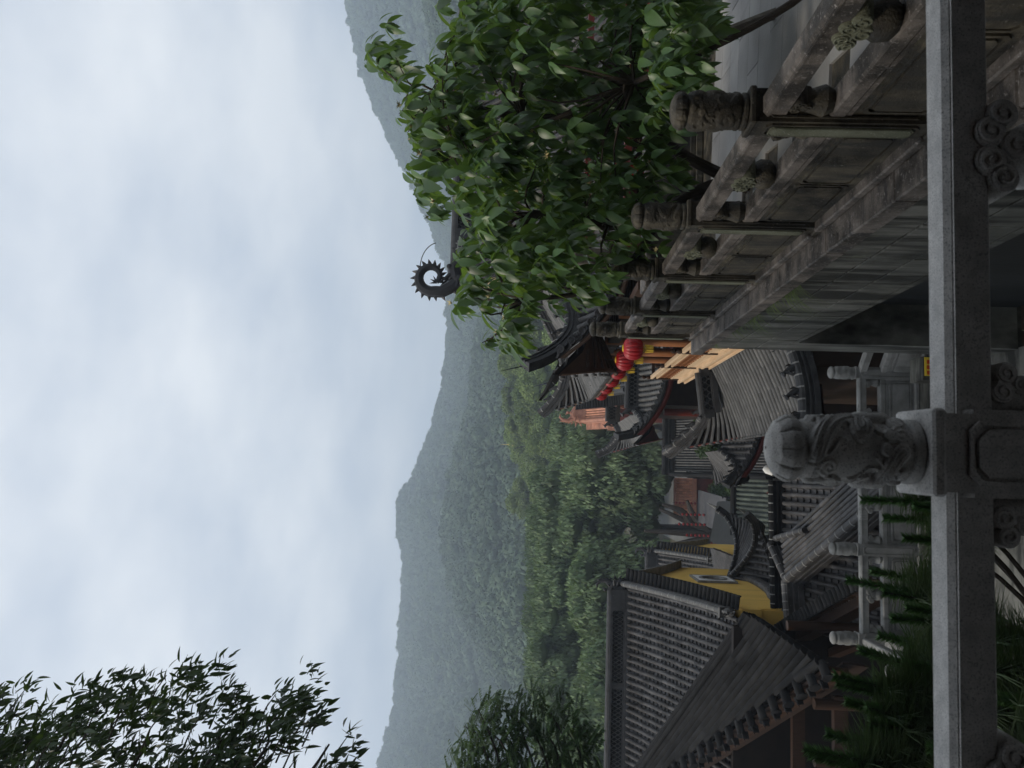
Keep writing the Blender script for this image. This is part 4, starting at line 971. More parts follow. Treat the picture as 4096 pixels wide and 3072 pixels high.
# G: gallery roofs in front
G = thing('gallery_roof', (-1.6, 17, -9), 'low gallery roof of large grey tiles crossed by a diagonal ridge, behind the lower balustrade', 'roof')
SG = Slope((-3.3, 20.05, -5.95), (1, 0), (0, -1), 3.35, 8.2, 2.0, .10)
tiled(G, SG, .215, .056, .40, 'tile_grey', 300, 300, jit=.003, seg=8)
ridge(G, [(-3.05, 20.1, -5.95), (-.05, 20.1, -5.9)], .2, .30, 'tile_dark', n_cap=14)
dg0, dg1 = Vector((-2.30, 19.2, -6.02)), Vector((-.30, 15.3, -6.62))
u = (dg1-dg0).normalized(); nrm = Vector((u.y, -u.x, 0)).normalized()
nrm = nrm if nrm.x > 0 else -nrm
tiled_between(G, [dg0+nrm*s_-Vector((0, 0, .015*s_))+Vector((0, 0, .24)) for s_ in (.12, .5, .95)], [dg1+nrm*s_+Vector((0, 0, .24-.06*s_)) for s_ in (.12, .5, .95)], 7, .055, .42, 'tile_grey', 300, 100)
ridge(G, [dg0+Vector((0, 0, -.02)), dg0.lerp(dg1, .5)+Vector((0, 0, -.02)), dg1], .2, .42, 'tile_grey', 'diagonal_ridge', cap=.09, n_cap=14)
ridge(G, [dg0+Vector((.02, .05, 0)), dg0+Vector((.75, 1.0, .10))], .2, .34, 'tile_grey', 'short_ridge', n_cap=4)
ridge(G, [(-1.42, 20.0, -5.95), (-1.1, 18.3, -6.1)], .16, .3, 'tile_grey', 'short_ridge', n_cap=5)
ridge(G, [dg0+Vector((0, -.02, 0)), dg0+Vector((-.9, -.25, .0))], .22, .40, 'tile_grey', 'short_ridge', cap=.09, n_cap=5)
MB().b(-3.2, -.05, 12.4, 20, -13, -8.15).build('wall', 'wood_dark', G)

# ================================================================== F: open hall in the lower left corner
Fh = thing('open_hall', (-4, 17, -8.5), 'dark open timber hall at lower left with large round roof tiles and brown posts', 'hall')
fa = [(-7.46, 21.98, -3.10), (-5.3, 20.5, -4.2), (-3.16, 19.05, -5.07)]
fb = [(-8.5, 22.4, -2.7), (-6.79, 20.08, -3.42), (-5.0, 17.55, -4.32), (-3.18, 15.0, -5.12)]
# rows run from the diagonal verge down to the eave
n = 11; e0, e1 = Vector((-3.16, 19.2, -5.09)), Vector((-3.18, 15.0, -5.12)); rows_t = []; rows_b = []
for i in range(n+1):
    f = i/n; bpt = e0.lerp(e1, f); top = Vector((-8.3, 22.6, -2.75)).lerp(Vector((-3.62, 15.62, -4.93)), f); rows_t.append(top); rows_b.append(bpt)
tiled_between(Fh, rows_t, rows_b, n, .085, .62, 'tile_dark', 300, 0, True, sag=.02, pans=False, m_deck='shade_black', drop=.05)
for s_ in (0, .17, .34): ridge(Fh, [rows_t[0]+Vector((0, .1+s_, .05)), rows_b[0]+Vector((0, .08+s_, .05))], .14, .16+.04*s_, 'tile_dark', 'verge_ridge')
vt = [rows_b[-1]+Vector((0, -.02, .02)), rows_t[-1], rows_t[n//2], rows_t[0]]
side = Vector((-.62, -.72, 0)).normalized()
verge_tiles(Fh, vt, side, .30, .105, 'tile_dark', .46, .1)
MB().sweep([(-.03, -.40), (-.03, -.06), (.03, -.06), (.03, -.40)], [p+side*.10 for p in vt]).build('barge_board', 'wood_brown', Fh)
MB().sweep([(-.05, -.46), (-.05, -.38), (.05, -.38), (.05, -.46)], [p+side*.12 for p in vt]).build('barge_trim', 'wood_brown', Fh)
q = MB(); n_ = 22
for k in range(n_):
    p = vt[0].lerp(vt[-1], (k+.5)/n_); q.box(p+side*.36-Vector((0, 0, .05)), (.16, .03, .12), Matrix.Rotation(.9, 3, 'Z')); q.cone(p+side*.30, p+side*.50-Vector((0, 0, .02)), .045)
q.build('drip_tiles', 'tile_dark', Fh, False, 'stuff')
MB().sweep([(-.02, -.9), (-.02, -.4), (.02, -.4), (.02, -.9)], [p-side*.05 for p in vt]).build('gable_panel', 'wood_dark', Fh)
l0, l1 = Vector((-3.32, 19.5, -5.60)), Vector((-1.58, 14.7, -5.62)); lu = (l1-l0).normalized(); ls = Vector((lu.y, -lu.x, 0)).normalized(); ls = ls if ls.x < 0 else -ls
verge_tiles(Fh, [l0, l0.lerp(l1, .5), l1], ls, .22, .07, 'tile_dark', .2, .3)
MB().sweep([(-.04, -.16), (-.04, -.02), (.04, -.02), (.04, -.16)], [l0+ls*.05, l1+ls*.05]).build('eave_board', 'wood_dark', Fh)
MB().sweep([(-.04, -.24), (-.04, -.155), (.04, -.155), (.04, -.24)], [l0+ls*.10, l1+ls*.10]).build('eave_trim', 'wood_brown', Fh)
r = MB()
for k in range(40):
    p = l0.lerp(l1, k/39)+ls*.12-Vector((0, 0, .22)); r.tube([p, p+ls*.02-Vector((0, 0, .18))+lu*.05], .022, 5)
r.build('rafters', 'wood_brown', Fh, False, 'stuff')
MB().sweep([(-.1, -.75), (-.1, -.40), (.1, -.40), (.1, -.75)], [l0+ls*.25, l1+ls*.25]).build('tie_beam', 'wood_brown', Fh)
MB().sweep([(-.09, -1.35), (-.09, -1.1), (.09, -1.1), (.09, -1.35)], [l0+ls*.6, l1+ls*.6]).build('tie_beam', 'wood_brown', Fh)
for x, y in ((-4.05, 15.6), (-5.05, 15.6), (-2.95, 17.2), (-6.2, 18)): MB().lathe([(.1, 0), (.1, 3.35)], (x, y, -8.5), 14).build('column', 'wood_brown', Fh, True)
MB().b(-12, -3.4, 19.4, 19.6, -8.5, -4.6).build('back_wall', 'shade_black', Fh)
MB().b(-9.2, -9.0, 13, 19.4, -8.5, -4.6).build('shade_wall', 'shade_black', Fh)  # unseen wall added to block light entering from the left
MB().b(-12, -3.9, 15.55, 15.7, -5.75, -5.5).b(-12, -3.9, 17.5, 17.65, -5.6, -5.35).build('tie_beam', 'wood_brown', Fh)
MB().b(-4.9, -3.9, 17.0, 17.8, -8.5, -7.3).b(-6.6, -5.6, 17.6, 18.4, -8.5, -7.0).build('counter', 'shade_black', Fh)
MB().b(-3.7, -2.45, 12.5, 19.4, -13, -8.5).build('platform', 'wood_dark', Fh)

# ================================================================== small things in the far courtyard
ow = thing('orange_wall', (-1.6, 60, -13), 'low courtyard wall capped with orange tiles beside the big trees', 'wall')
SO = Slope((-3.0, 60.5, -10.15), (1, 0), (0, -1), 2.75, 1.3, .95, .2); tiled(ow, SO, .19, .08, .3, 'tile_orange', 300, discs=False)
MB().b(-3.0, -.2, 60.4, 60.7, -10.2, -10.0).b(-3.0, -.2, 59.0, 59.2, -11.35, -11.1).build('ridge', 'orange_ridge', ow); MB().b(-3, -.2, 59.6, 60.6, -13, -11.1).build('wall', 'wood_red', ow)
gr = thing('green_roof', (-1.4, 35, -12), 'dark green grey corrugated corridor roof in the courtyard', 'roof')
SGn = Slope((-2.5, 36.2, -8.75), (1, 0), (0, -1), 3.0, 1.9, .85, .2); tiled(gr, SGn, .2, .08, .4, 'tile_green', 300); ridge(gr, [(-2.5, 36.3, -8.8), (.5, 36.3, -8.8)], .3, .3, 'tile_dark')
MB().b(-2.4, .4, 34.6, 36, -13, -9.7).build('wall', 'granite_far', gr); MB().lathe([(.08, 0), (.08, 3.5)], (-.55, 34.4, -13), 10).build('post', 'wood_red', gr)
t1 = thing('grey_awning', (-1.6, 50, -13), 'flat paler grey awning, between the orange capped wall and the dark awning', 'awning')
MB().add([(-2.9, 54, -10.4), (-.9, 54, -10.5), (-1.2, 48, -10.9), (-3.4, 48, -11.0), (-2.9, 54, -10.46), (-.9, 54, -10.56), (-1.2, 48, -10.96), (-3.4, 48, -11.06)], [(0, 1, 2, 3), (7, 6, 5, 4), (0, 4, 5, 1), (1, 5, 6, 2), (2, 6, 7, 3), (3, 7, 4, 0)]).build('canopy', 'tarp', t1)
for x, y in ((-2.8, 53.5), (-1.2, 48.5), (-3.2, 48.5)): MB().lathe([(.06, 0), (.06, 2.2)], (x, y, -13), 8).build('post', 'black_iron', t1)
t2 = thing('dark_awning', (-2.6, 43, -13), 'large dark tarpaulin awning sloping down in front of the grey awning', 'awning')
MB().add([(-3.6, 47, -9.8), (-1.4, 47, -10.2), (-1.0, 40, -10.6), (-3.9, 40, -10.2), (-3.6, 47, -9.86), (-1.4, 47, -10.26), (-1.0, 40, -10.66), (-3.9, 40, -10.26)], [(0, 1, 2, 3), (7, 6, 5, 4), (0, 4, 5, 1), (1, 5, 6, 2), (2, 6, 7, 3), (3, 7, 4, 0)]).build('canopy', 'near_black', t2)
for x, y in ((-3.5, 46.5), (-1.3, 40.5), (-3.7, 40.5)): MB().lathe([(.06, 0), (.06, 2.8)], (x, y, -13), 8).build('post', 'black_iron', t2)
for i, (x, y, z) in enumerate(((-2.4, 52, -8.9), (-3.0, 52, -8.7), (-3.6, 51, -9.0), (-4.15, 52, -9.4), (-1.9, 58, -9.5))):
    t = thing('lantern_string', (x, y, z), ['string of tiny red lanterns hanging lowest at the orange wall', 'string of tiny red lanterns second from the orange wall', 'string of tiny red lanterns in the middle of the tree trunks', 'string of tiny red lanterns nearest the yellow gable', 'string of tiny red lanterns in front of the orange tiles'][i], 'lanterns', 'strings of tiny lanterns in the courtyard tree')
    MB().tube([(x, y, z), (x, y, z-1.9)], .012, 4).build('cord', 'black_iron', t)
    for k in range(7): MB().ball((x, y, z-.25-.26*k), (.09, .09, .08), 8, 6).build('lantern', 'lantern_dull', t, True)
wb = MB().lathe([(.02, 0), (.24, 0), (.16, .25), (.03, .35)], (.35, 33, -9.3), 12).solo('bell_lamp', 'white_paint', 'small white bell shaped lamp above the green roof', 'lamp', None, True)
sp = thing('golden_spire', (4.6, 150, 2.5), 'small golden pagoda spire rising above the treetops', 'spire')
MB().lathe([(.9, -3), (1.6, -2.6), (1.0, -2.2)]+[(z_r, z_z) for k in range(6) for z_r, z_z in ((1.1-.14*k, -1.8+.62*k), (1.55-.2*k, -1.55+.62*k), (1.0-.14*k, -1.35+.62*k))]+[(.1, 2.2), (.25, 2.6), (.05, 3.0), (.02, 4.2)], (4.6, 150, 2.6), 14).build('tiers', 'spire_gold', sp, True)
MB().lathe([(1.2, 0), (1.2, 13)], (4.6, 150, -13), 10).build('shaft', 'plaster_bright', sp)
# ================================================================== vegetation
def quads_on(P, Nrm, T, ln, wd, bend=.0):
    """leaf cards: centres P, normals Nrm, long axes T"""
    n = len(P); T = T/np.linalg.norm(T, axis=1, keepdims=True); B = np.cross(Nrm, T); B /= np.maximum(np.linalg.norm(B, axis=1, keepdims=True), 1e-6)
    Nn = np.cross(T, B); ln = np.broadcast_to(ln, (n,))[:, None]; wd = np.broadcast_to(wd, (n,))[:, None]
    a = P-T*ln*.5; m = P+Nn*ln*bend; c = P+T*ln*.5
    V = np.stack([a, m+B*wd*.5, c, m-B*wd*.5], 1).reshape(-1, 3); i = np.arange(n)*4
    return V, np.stack([i, i+1, i+2, i+3], 1)
def crown_mesh(name, m, lobes, n, ln, wd, droop=.3, up=.35, seed=0, core=.72):
    rg = np.random.default_rng(seed); L = np.array(lobes); wgt = L[:, 3]*(L[:, 3]+L[:, 4]); k = rg.choice(len(L), n, p=wgt/wgt.sum())
    d = rg.normal(size=(n, 3)); d[:, 2] = np.abs(d[:, 2])*(.6+up)+d[:, 2]*(.4-up); d /= np.linalg.norm(d, axis=1, keepdims=True)
    bump = 1+.16*np.sin(d[:, 0]*7+k)*np.sin(d[:, 1]*6+2*k)*np.cos(d[:, 2]*5)
    P = L[k, :3]+d*np.stack([L[k, 3], L[k, 3], L[k, 4]], 1)*(rg.uniform(.70, 1.06, n)*bump)[:, None]
    nr = d+rg.normal(scale=.45, size=(n, 3)); t = rg.normal(size=(n, 3))*(1-droop)+np.array([0, 0, -1.0])*droop*2+d*.4
    V, Fc = quads_on(P, nr, t, ln*rg.uniform(.6, 1.35, n), wd*rg.uniform(.6, 1.3, n), .06); rn = np.repeat(rg.random(n), 4)
    if core:                                                         # inner leaf mass that keeps the crown from being see-through
        u = 10; vv = 7; cv = []; cf = []
        for q in L:
            b = len(cv)
            for j in range(vv+1):
                ph = -PI/2+PI*j/vv
                for i in range(u):
                    a = 2*PI*i/u; s_ = core*(1+.12*math.sin(3*a+q[0])*math.cos(2*ph)); cv.append((q[0]+q[3]*s_*math.cos(ph)*math.cos(a), q[1]+q[3]*s_*math.cos(ph)*math.sin(a), q[2]+q[4]*s_*math.sin(ph)))
            for j in range(vv):
                for i in range(u): cf.append((b+j*u+i, b+j*u+(i+1) % u, b+j*u+u+(i+1) % u, b+j*u+u+i))
        Fc = np.vstack([Fc, np.array(cf)+len(V)]); V = np.vstack([V, np.array(cv)]); rn = np.concatenate([rn, np.full(len(cv), .15)])
    me = npmesh(name, V, Fc, False, rn); me.materials.append(MATS[m]); return me
def lobes(rg, n, R, H, r):
    o = [(0, 0, H*.5, R*.72, H*.48)]
    for i in range(n):
        a = rg.uniform(0, 2*PI); q = R*rg.uniform(.35, .75); z = H*rg.uniform(.25, .9); o.append((q*math.cos(a), q*math.sin(a), z, r*rg.uniform(.7, 1.2), r*rg.uniform(.6, 1.0)))
    return o
rg = random.Random(4)
def direction(U, V):
    a = (U-384); b = (V-512); x = a*RC+b*RS; y = -a*RS+b*RC
    d = FW*F_PX+RT*x-UP*y; return math.atan2(d.x, d.y), d.z/math.hypot(d.x, d.y)
# far hills: ground surfaces under a canopy of instanced crowns
HILL_CROWNS = []
for k in range(3):
    me = crown_mesh('crown_kind', 'leaf_hill', lobes(rg, 7, 1.0, 1.3, .5), 620, .26, .15, .25, .4, 20+k, .84)
    HILL_CROWNS.append(bpy.data.objects.new('crown_kind', me))         # sources for the canopy only, not placed in the scene
def gn_canopy(o, seed):
    ng = bpy.data.node_groups.new('canopy', 'GeometryNodeTree'); ng.interface.new_socket('Geometry', in_out='INPUT', socket_type='NodeSocketGeometry'); ng.interface.new_socket('Geometry', in_out='OUTPUT', socket_type='NodeSocketGeometry')
    i = ng.nodes.new('NodeGroupInput'); ou = ng.nodes.new('NodeGroupOutput'); ip = ng.nodes.new('GeometryNodeInstanceOnPoints'); jn = ng.nodes.new('GeometryNodeJoinGeometry')
    for s in HILL_CROWNS:
        f = ng.nodes.new('GeometryNodeObjectInfo'); f.inputs['Object'].default_value = s; f.inputs['As Instance'].default_value = True; ng.links.new(f.outputs['Geometry'], jn.inputs[0])
    ng.links.new(i.outputs[0], ip.inputs['Points']); ng.links.new(jn.outputs[0], ip.inputs['Instance']); ip.inputs['Pick Instance'].default_value = True
    r1 = ng.nodes.new('FunctionNodeRandomValue'); r1.data_type = 'INT'; r1.inputs[4].default_value = 0; r1.inputs[5].default_value = 2; r1.inputs['Seed'].default_value = seed; ng.links.new(r1.outputs[2], ip.inputs['Instance Index'])
    r2 = ng.nodes.new('FunctionNodeRandomValue'); r2.data_type = 'FLOAT_VECTOR'; r2.inputs[0].default_value = (-.15, -.15, 0); r2.inputs[1].default_value = (.15, .15, 6.28); ng.links.new(r2.outputs[0], ip.inputs['Rotation'])
    at = ng.nodes.new('GeometryNodeInputNamedAttribute'); at.data_type = 'FLOAT'; at.inputs[0].default_value = 'size'; ng.links.new(at.outputs[0], ip.inputs['Scale'])
    ng.links.new(ip.outputs[0], ou.inputs[0]); md = o.modifiers.new('canopy', 'NODES'); md.node_group = ng
def hill(name, poly, R0, R1, size, npts, seed, gully=.05, zb=-13.0):
    AZ = [direction(*p) for p in poly]; az = np.array([a[0] for a in AZ]); el = np.array([a[1] for a in AZ]); i = np.argsort(az); az, el = az[i], el[i]
    az2 = np.linspace(az[0], az[-1], 140); e2 = np.interp(az2, az, el); kk = np.array([1, 2, 3, 2, 1])/9; e2[2:-2] = np.convolve(e2, kk, 'valid'); az, el = az2, e2
    def pt(a, f):
        e = np.interp(a, az, el); zt = R1*e-size*1.25
        fold = gully*np.sin(a*34+f*2.5)+gully*.6*np.sin(a*71+1.7+f*5)
        r = R0+(R1-R0)*f*(1-.5*fold*(1-f)); g = np.where(f <= 1, f**.92+fold*f*(1-np.minimum(f, 1)), 1-(f-1)*1.2)
        return np.stack([r*np.sin(a), r*np.cos(a), zb+(zt-zb)*g], -1)
    A, Fq = np.meshgrid(np.linspace(az[0], az[-1], 70), np.linspace(0, 1.25, 24)); V = pt(A.ravel(), Fq.ravel()); k = np.arange(69)
    Fc = np.concatenate([np.stack([j*70+k, j*70+k+1, j*70+71+k, j*70+70+k], 1) for j in range(23)])
    o = place(name, npmesh(name, V, Fc, True), 'hill_ground'); o['kind'] = 'structure'
    g = np.random.default_rng(seed); a = g.uniform(az[0], az[-1], npts); f = g.uniform(0, 1, npts)**.8; f[:npts//8] = g.uniform(.95, 1.0, npts//8)
    P = pt(a, f); me = bpy.data.meshes.new('forest'); me.vertices.add(npts); me.vertices.foreach_set('co', np.ascontiguousarray(P, np.float32).ravel())
    s = me.attributes.new('size', 'FLOAT', 'POINT'); s.data.foreach_set('value', (size*g.uniform(.55, 1.25, npts)).astype(np.float32)); me.update()
    c = place('forest', me, None); c['kind'] = 'stuff'; gn_canopy(c, seed); return c
hill('far_hill', [(900, 330), (768, 347), (722, 354), (675, 370), (643, 384), (597, 407), (555, 426), (504, 447), (467, 462), (400, 480)], 430, 820, 6.6, 3600, 1)
hill('near_hill', [(560, 470), (504, 456), (467, 448), (435, 449), (398, 447), (351, 435), (323, 428), (296, 417), (280, 406), (263, 397), (235, 399), (212, 405), (166, 404), (120, 400), (60, 396), (18, 384), (0, 381), (-90, 372)], 330, 760, 6.6, 5600, 2)
hill('spur', [(620, 520), (540, 500), (470, 485), (420, 478), (350, 468), (310, 458), (270, 448), (230, 444), (190, 450), (140, 472), (90, 500), (50, 522), (0, 542), (-60, 560)], 170, 400, 4.8, 2800, 3, .08)
hill('right_slope', [(900, 400), (800, 418), (740, 432), (700, 440), (650, 452), (600, 470), (540, 500)], 150, 420, 4.6, 1300, 5, .07)

# tree belts: individual trees sharing three crown meshes per kind
def tree(name, crown, loc, s, label, cat, group, trunk_h, tr=.3, rot=0, m_tr='bark_dark', first={}):
    t = thing(name, loc, label, cat, group); t.rotation_euler = (0, 0, rot); OFF[t.name] = Vector((0, 0, 0))
    k = (name, trunk_h, tr)
    if k not in first:
        r = MB(); r.tube([(0, 0, 0), (.1*tr, .2*tr, trunk_h*.5), (0, 0, trunk_h), (.3*tr, 0, trunk_h*1.5)], [tr, tr*.75, tr*.6, tr*.3], 8)
        for q in range(5):
            a = q*1.3; r.tube([(0, 0, trunk_h*(.7+.06*q)), (math.cos(a)*trunk_h*.25, math.sin(a)*trunk_h*.25, trunk_h*(1.05+.05*q)), (math.cos(a)*trunk_h*.5, math.sin(a)*trunk_h*.5, trunk_h*(1.25+.08*q))], [tr*.5, tr*.35, tr*.12], 6)
        first[k] = r.mesh('trunk', (0, 0, 0), True)
    place('trunk', first[k], m_tr, t); c = place('crown', crown, None, t); c.location = (0, 0, trunk_h); c.scale = (s, s, s); return t
WIL = [crown_mesh('crown', 'leaf_willow', lobes(rg, 46, 4.9, 9.4, 1.15), 16000, .42, .17, .66, .3, 40+k, .66) for k in range(3)]
BRI = [crown_mesh('crown', 'leaf_bright', lobes(rg, 24, 4.5, 6.8, 1.45), 9000, .42, .24, .30, .4, 50+k, .66) for k in range(3)]
SMA = [crown_mesh('crown', 'leaf_dark', lobes(rg, 8, 1.2, 2.0, .6), 1500, .22, .10, .4, .3, 60, .6)]
def wx(U, Y): return math.tan(math.atan2(RT.x*0+math.sin(YAW+math.atan((U-384)/F_PX)), math.cos(YAW+math.atan((U-384)/F_PX))))*Y
wl = [(-30, 62, 545), (25, 66, 540), (78, 64, 536), (135, 66, 526), (190, 64, 530), (246, 66, 524), (296, 62, 560), (318, 78, 545), (268, 84, 538), (215, 86, 522), (165, 84, 520), (105, 88, 522), (50, 86, 530), (-5, 88, 540), (345, 86, 560), (180, 58, 600), (120, 54, 600), (60, 54, 600)]
for i, (U, Y, V) in enumerate(wl):
    top = direction(U, V)[1]*Y; s = rg.uniform(.92, 1.1); th = max(1.2, top-9.6*s+13)
    tree('feathery_tree', WIL[i % 3], (wx(U, Y), Y, -13), s, 'tall feathery dark green tree in the dense row behind the yellow halls', 'tree', 'feathery trees behind the yellow halls', round(th, 2), .38, rg.uniform(0, 6))
bl = [(305, 128, 520), (335, 118, 528), (362, 124, 512), (392, 118, 516), (420, 128, 500), (448, 120, 512), (300, 105, 548), (345, 100, 556), (385, 102, 552), (425, 98, 545), (470, 120, 515), (510, 118, 520), (455, 100, 545), (330, 142, 505), (375, 146, 502), (410, 150, 498), (272, 140, 508), (285, 118, 530), (550, 110, 525), (600, 112, 520)]
for i, (U, Y, V) in enumerate(bl):
    top = direction(U, V)[1]*Y; s = rg.uniform(.85, 1.1); th = max(1.5, top-7*s+13)
    tree('bright_tree', BRI[i % 3], (wx(U, Y), Y, -13), s, 'yellow green broad tree on the slope beyond the pavilion roofs', 'tree', 'bright trees beyond the pavilion', round(th, 2), .35, rg.uniform(0, 6))
for i, (U, Y, z, s, lab) in enumerate(((298, 42, -12, 1.15, 'small dark green courtyard tree beside the skirt roof corner'), (343, 37, -8.6, .7, 'small leafy bush between pavilion eave and broad roof'), (285, 52, -12.9, .9, 'dark shrub in front of the orange capped wall'), (330, 33, -7.6, .55, 'little shrub beneath the pavilion corner'))):
    tree('small_tree', SMA[0], (wx(U, Y), Y, z-1), s, lab, 'tree', None, 1.0, .09, i)
ct = thing('old_tree', (-3.4, 54, -13), 'old dark tree with forked bare trunks in the courtyard below the feathery crowns', 'tree')
r = MB()
for a, b, c in (((-3.6, 54, -13), (-3.2, 54, -10.5), (-2.2, 54, -8.0)), ((-3.7, 54, -13), (-3.7, 54, -10), (-3.6, 53.5, -7)), ((-3.8, 54, -12), (-4.3, 54, -9.8), (-4.9, 54, -7.2)), ((-3.4, 54, -11.2), (-2.6, 53.8, -10.2), (-1.6, 53.6, -9.7)), ((-3.0, 54, -9.9), (-2.3, 54, -9.4), (-1.9, 54, -8.2))):
    r.tube(bez([a, b, c], 8), np.linspace(.34, .10, 9), 8)
r.build('trunk', 'bark_dark', ct, True)
cr = place('crown', crown_mesh('crown', 'leaf_willow', [(-3.3, 54, -5.2, 3.6, 2.6), (-1.4, 53, -5.6, 2.0, 1.8), (-5.2, 53, -5.6, 2.0, 1.8)], 3600, .5, .2, .6, .2, 77, .7), None, ct)

# individually built leaves
def leaf_unit(nl=5, fold=.18, curl=.35, wid=.40, sharp=1.0):
    V = []; 
    for i in range(nl+1):
        t = i/nl; w_ = wid*.5*(math.sin(PI*min(1, t**.8*1.0))**.8)*(1-.15*t) if 0 < t < 1 else .004
        z = -curl*t*t; V += [(-w_, t, z+fold*w_), (0, t, z-fold*w_*.3), (w_, t, z+fold*w_)]
    Fq = []
    for i in range(nl):
        for j in (0, 1): a = i*3+j; Fq.append((a, a+1, a+4, a+3))
    return np.array(V), np.array(Fq)
def leaf_mat(p, d, nrm, ln, wd):
    d = Vector(d).normalized(); n = Vector(nrm); x = d.cross(n); x = x.normalized() if x.length > 1e-4 else Vector((1, 0, 0)); z = x.cross(d)
    return np.array(((x.x*ln*wd, d.x*ln, z.x*ln, p[0]), (x.y*ln*wd, d.y*ln, z.y*ln, p[1]), (x.z*ln*wd, d.z*ln, z.z*ln, p[2]), (0, 0, 0, 1)))
def inside(x, y, poly):
    c = False; j = len(poly)-1
    for i in range(len(poly)):
        a, b = poly[i], poly[j]
        if (a[1] > y) != (b[1] > y) and x < (b[0]-a[0])*(y-a[1])/(b[1]-a[1])+a[0]: c = not c
        j = i
    return c
def outline(px, Y):
    """crown outline as (x, z) on the plane at distance Y"""
    o = []
    for U, V in px:
        a, e = direction(U, V); r = Y/math.cos(a); o.append((r*math.sin(a), r*e))
    return o
# magnolia
mg = thing('magnolia_tree', (2.55, 6.9, -1.76), 'glossy leaved magnolia with pale yellow flowers overhanging the right balustrade', 'tree')
MO = outline([(698, 361), (722, 366), (726, 392), (690, 396), (652, 398), (615, 407), (583, 409), (550, 430), (560, 449), (508, 460), (485, 454), (448, 458), (425, 483), (418, 511), (432, 521), (452, 517), (466, 535), (470, 565), (464, 597), (508, 617), (530, 640), (606, 655), (661, 672), (700, 700), (717, 716), (749, 716), (800, 694), (830, 480), (768, 455), (728, 440), (710, 417)], 6.4)
mx0, mx1 = min(p[0] for p in MO), max(p[0] for p in MO); mz0, mz1 = min(p[1] for p in MO), max(p[1] for p in MO)
Ms = []; clusters = []; fl = []
while len(clusters) < 1350:
    x, z = rg.uniform(mx0, mx1), rg.uniform(mz0, mz1)
    if not inside(x, z, MO): continue
    if z < -.85 and rg.random() < .40: continue
    if -.55 > z > -.95 and .95 < x < 1.9 and rg.random() < .25: continue
    if math.sin(x*5.2+z*3.1)*math.sin(z*6.3-x*2.0+1) > .42 and rg.random() < .85: continue
    y = 6.4+rg.uniform(-1, 1)*1.15*(1-.3*abs(z)); clusters.append(Vector((x*y/6.4*.5+x*.5, y, z*(y/6.4*.5+.5))))
for k in range(110): clusters.append(Vector((rg.uniform(2.35, 3.3), rg.uniform(4.9, 5.6), rg.uniform(-1.02, -.62))))
for k in range(90): clusters.append(Vector((rg.uniform(1.75, 3.6), rg.uniform(5.6, 6.8), rg.uniform(-1.0, -.2))))
for c in clusters:
    low = .72 if c.z < -.15 and rg.random() < .7 else 1.0; nl = rg.randint(4, 8); ph = rg.uniform(0, 6.28); young = rg.random() < .18
    for k in range(nl):
        a = ph+k*2.4; dn = rg.uniform(.35, 1.5); d = Vector((math.cos(a), math.sin(a)*.8, -dn+rg.uniform(0, .35)))
        ln = rg.choice((rg.uniform(.07, .13), rg.uniform(.11, .17), rg.uniform(.13, .215))); nr = Vector((math.cos(a)*.9, math.sin(a)*.9-.15, .75+rg.uniform(-.3, .3)))
        ln *= low; Ms.append(leaf_mat(c+d.normalized()*.012+Vector((rg.uniform(-.03, .03), 0, rg.uniform(-.04, .03))), d, nr, ln, rg.uniform(.85, 1.1)))
    if rg.random() < .08 and c.y > 5.7: fl.append(c)
emit('leaf', 'leaves', leaf_unit(5, .16, .34, .50), Ms, 'leaf_magnolia', mg, 300)
r = MB()
trunk = bez([(2.55, 6.9, -1.76), (2.42, 6.8, -1.35), (2.15, 6.7, -.95), (2.0, 6.5, -.45), (2.05, 6.4, .1)], 14); r.tube(trunk, np.linspace(.075, .035, 15), 9)
r.tube(bez([(2.5, 6.95, -1.76), (2.7, 6.8, -1.2), (2.9, 6.5, -.6), (2.85, 6.4, .2), (2.95, 6.3, .8)], 14), np.linspace(.06, .02, 15), 8)
r.tube(bez([(3.25, 4.9, -1.76), (3.05, 5.0, -1.58), (2.86, 5.2, -1.15), (2.72, 5.5, -.6), (2.6, 5.9, .0), (2.5, 6.1, .6)], 18), np.linspace(.028, .014, 19), 8)
r.tube(bez([(2.15, 6.7, -.95), (1.75, 6.6, -.75), (1.45, 6.5, -.35), (1.35, 6.4, .1)], 12), np.linspace(.045, .015, 13), 7)
r.build('trunk', 'bark_dark', mg, True)
rp = MB(); rp.tube(bez([(1.9, 7.3, -1.76), (1.92, 7.3, -1.2), (1.85, 7.2, -.6), (1.7, 7.0, 0)], 10), np.linspace(.05, .02, 11), 8); rp.build('limb', 'bark_pale', mg, True); rp = MB(); rp.tube(bez([(3.3, 6.2, -.2), (3.4, 6.1, -.7), (3.3, 6.0, -1.1), (3.6, 6.1, -1.76)], 10), np.linspace(.02, .045, 11), 8); rp.build('limb', 'bark_pale', mg, True); rp = MB(); rp.tube(bez([(2.3, 7.3, -1.76), (2.32, 7.3, -1.2), (2.4, 7.1, -.5)], 8), np.linspace(.04, .02, 9), 7); rp.build('limb', 'bark_pale', mg, True)
tw_ = MB(); nodes = trunk[6:]+[Vector(p) for p in ((1.35, 6.4, .1), (2.9, 6.5, -.6), (2.85, 6.4, .2), (2.95, 6.3, .8), (2.5, 6.1, .6), (1.45, 6.5, -.35), (2.05, 6.4, .1), (2.72, 5.5, -.6))]
for c in [c for c in clusters if min((n_-c).length for n_ in nodes) < .75][:200]:
    q = min(nodes, key=lambda n_: (n_-c).length+max(0, n_.z-c.z)*.5); m_ = (q+c)/2+Vector((rg.uniform(-.1, .1), rg.uniform(-.1, .1), .07))
    tw_.tube(bez([q, m_, c], 5), np.linspace(.012, .004, 6), 4)
tw_.build('twigs', 'twig', mg, False, 'stuff')
fm = MB()
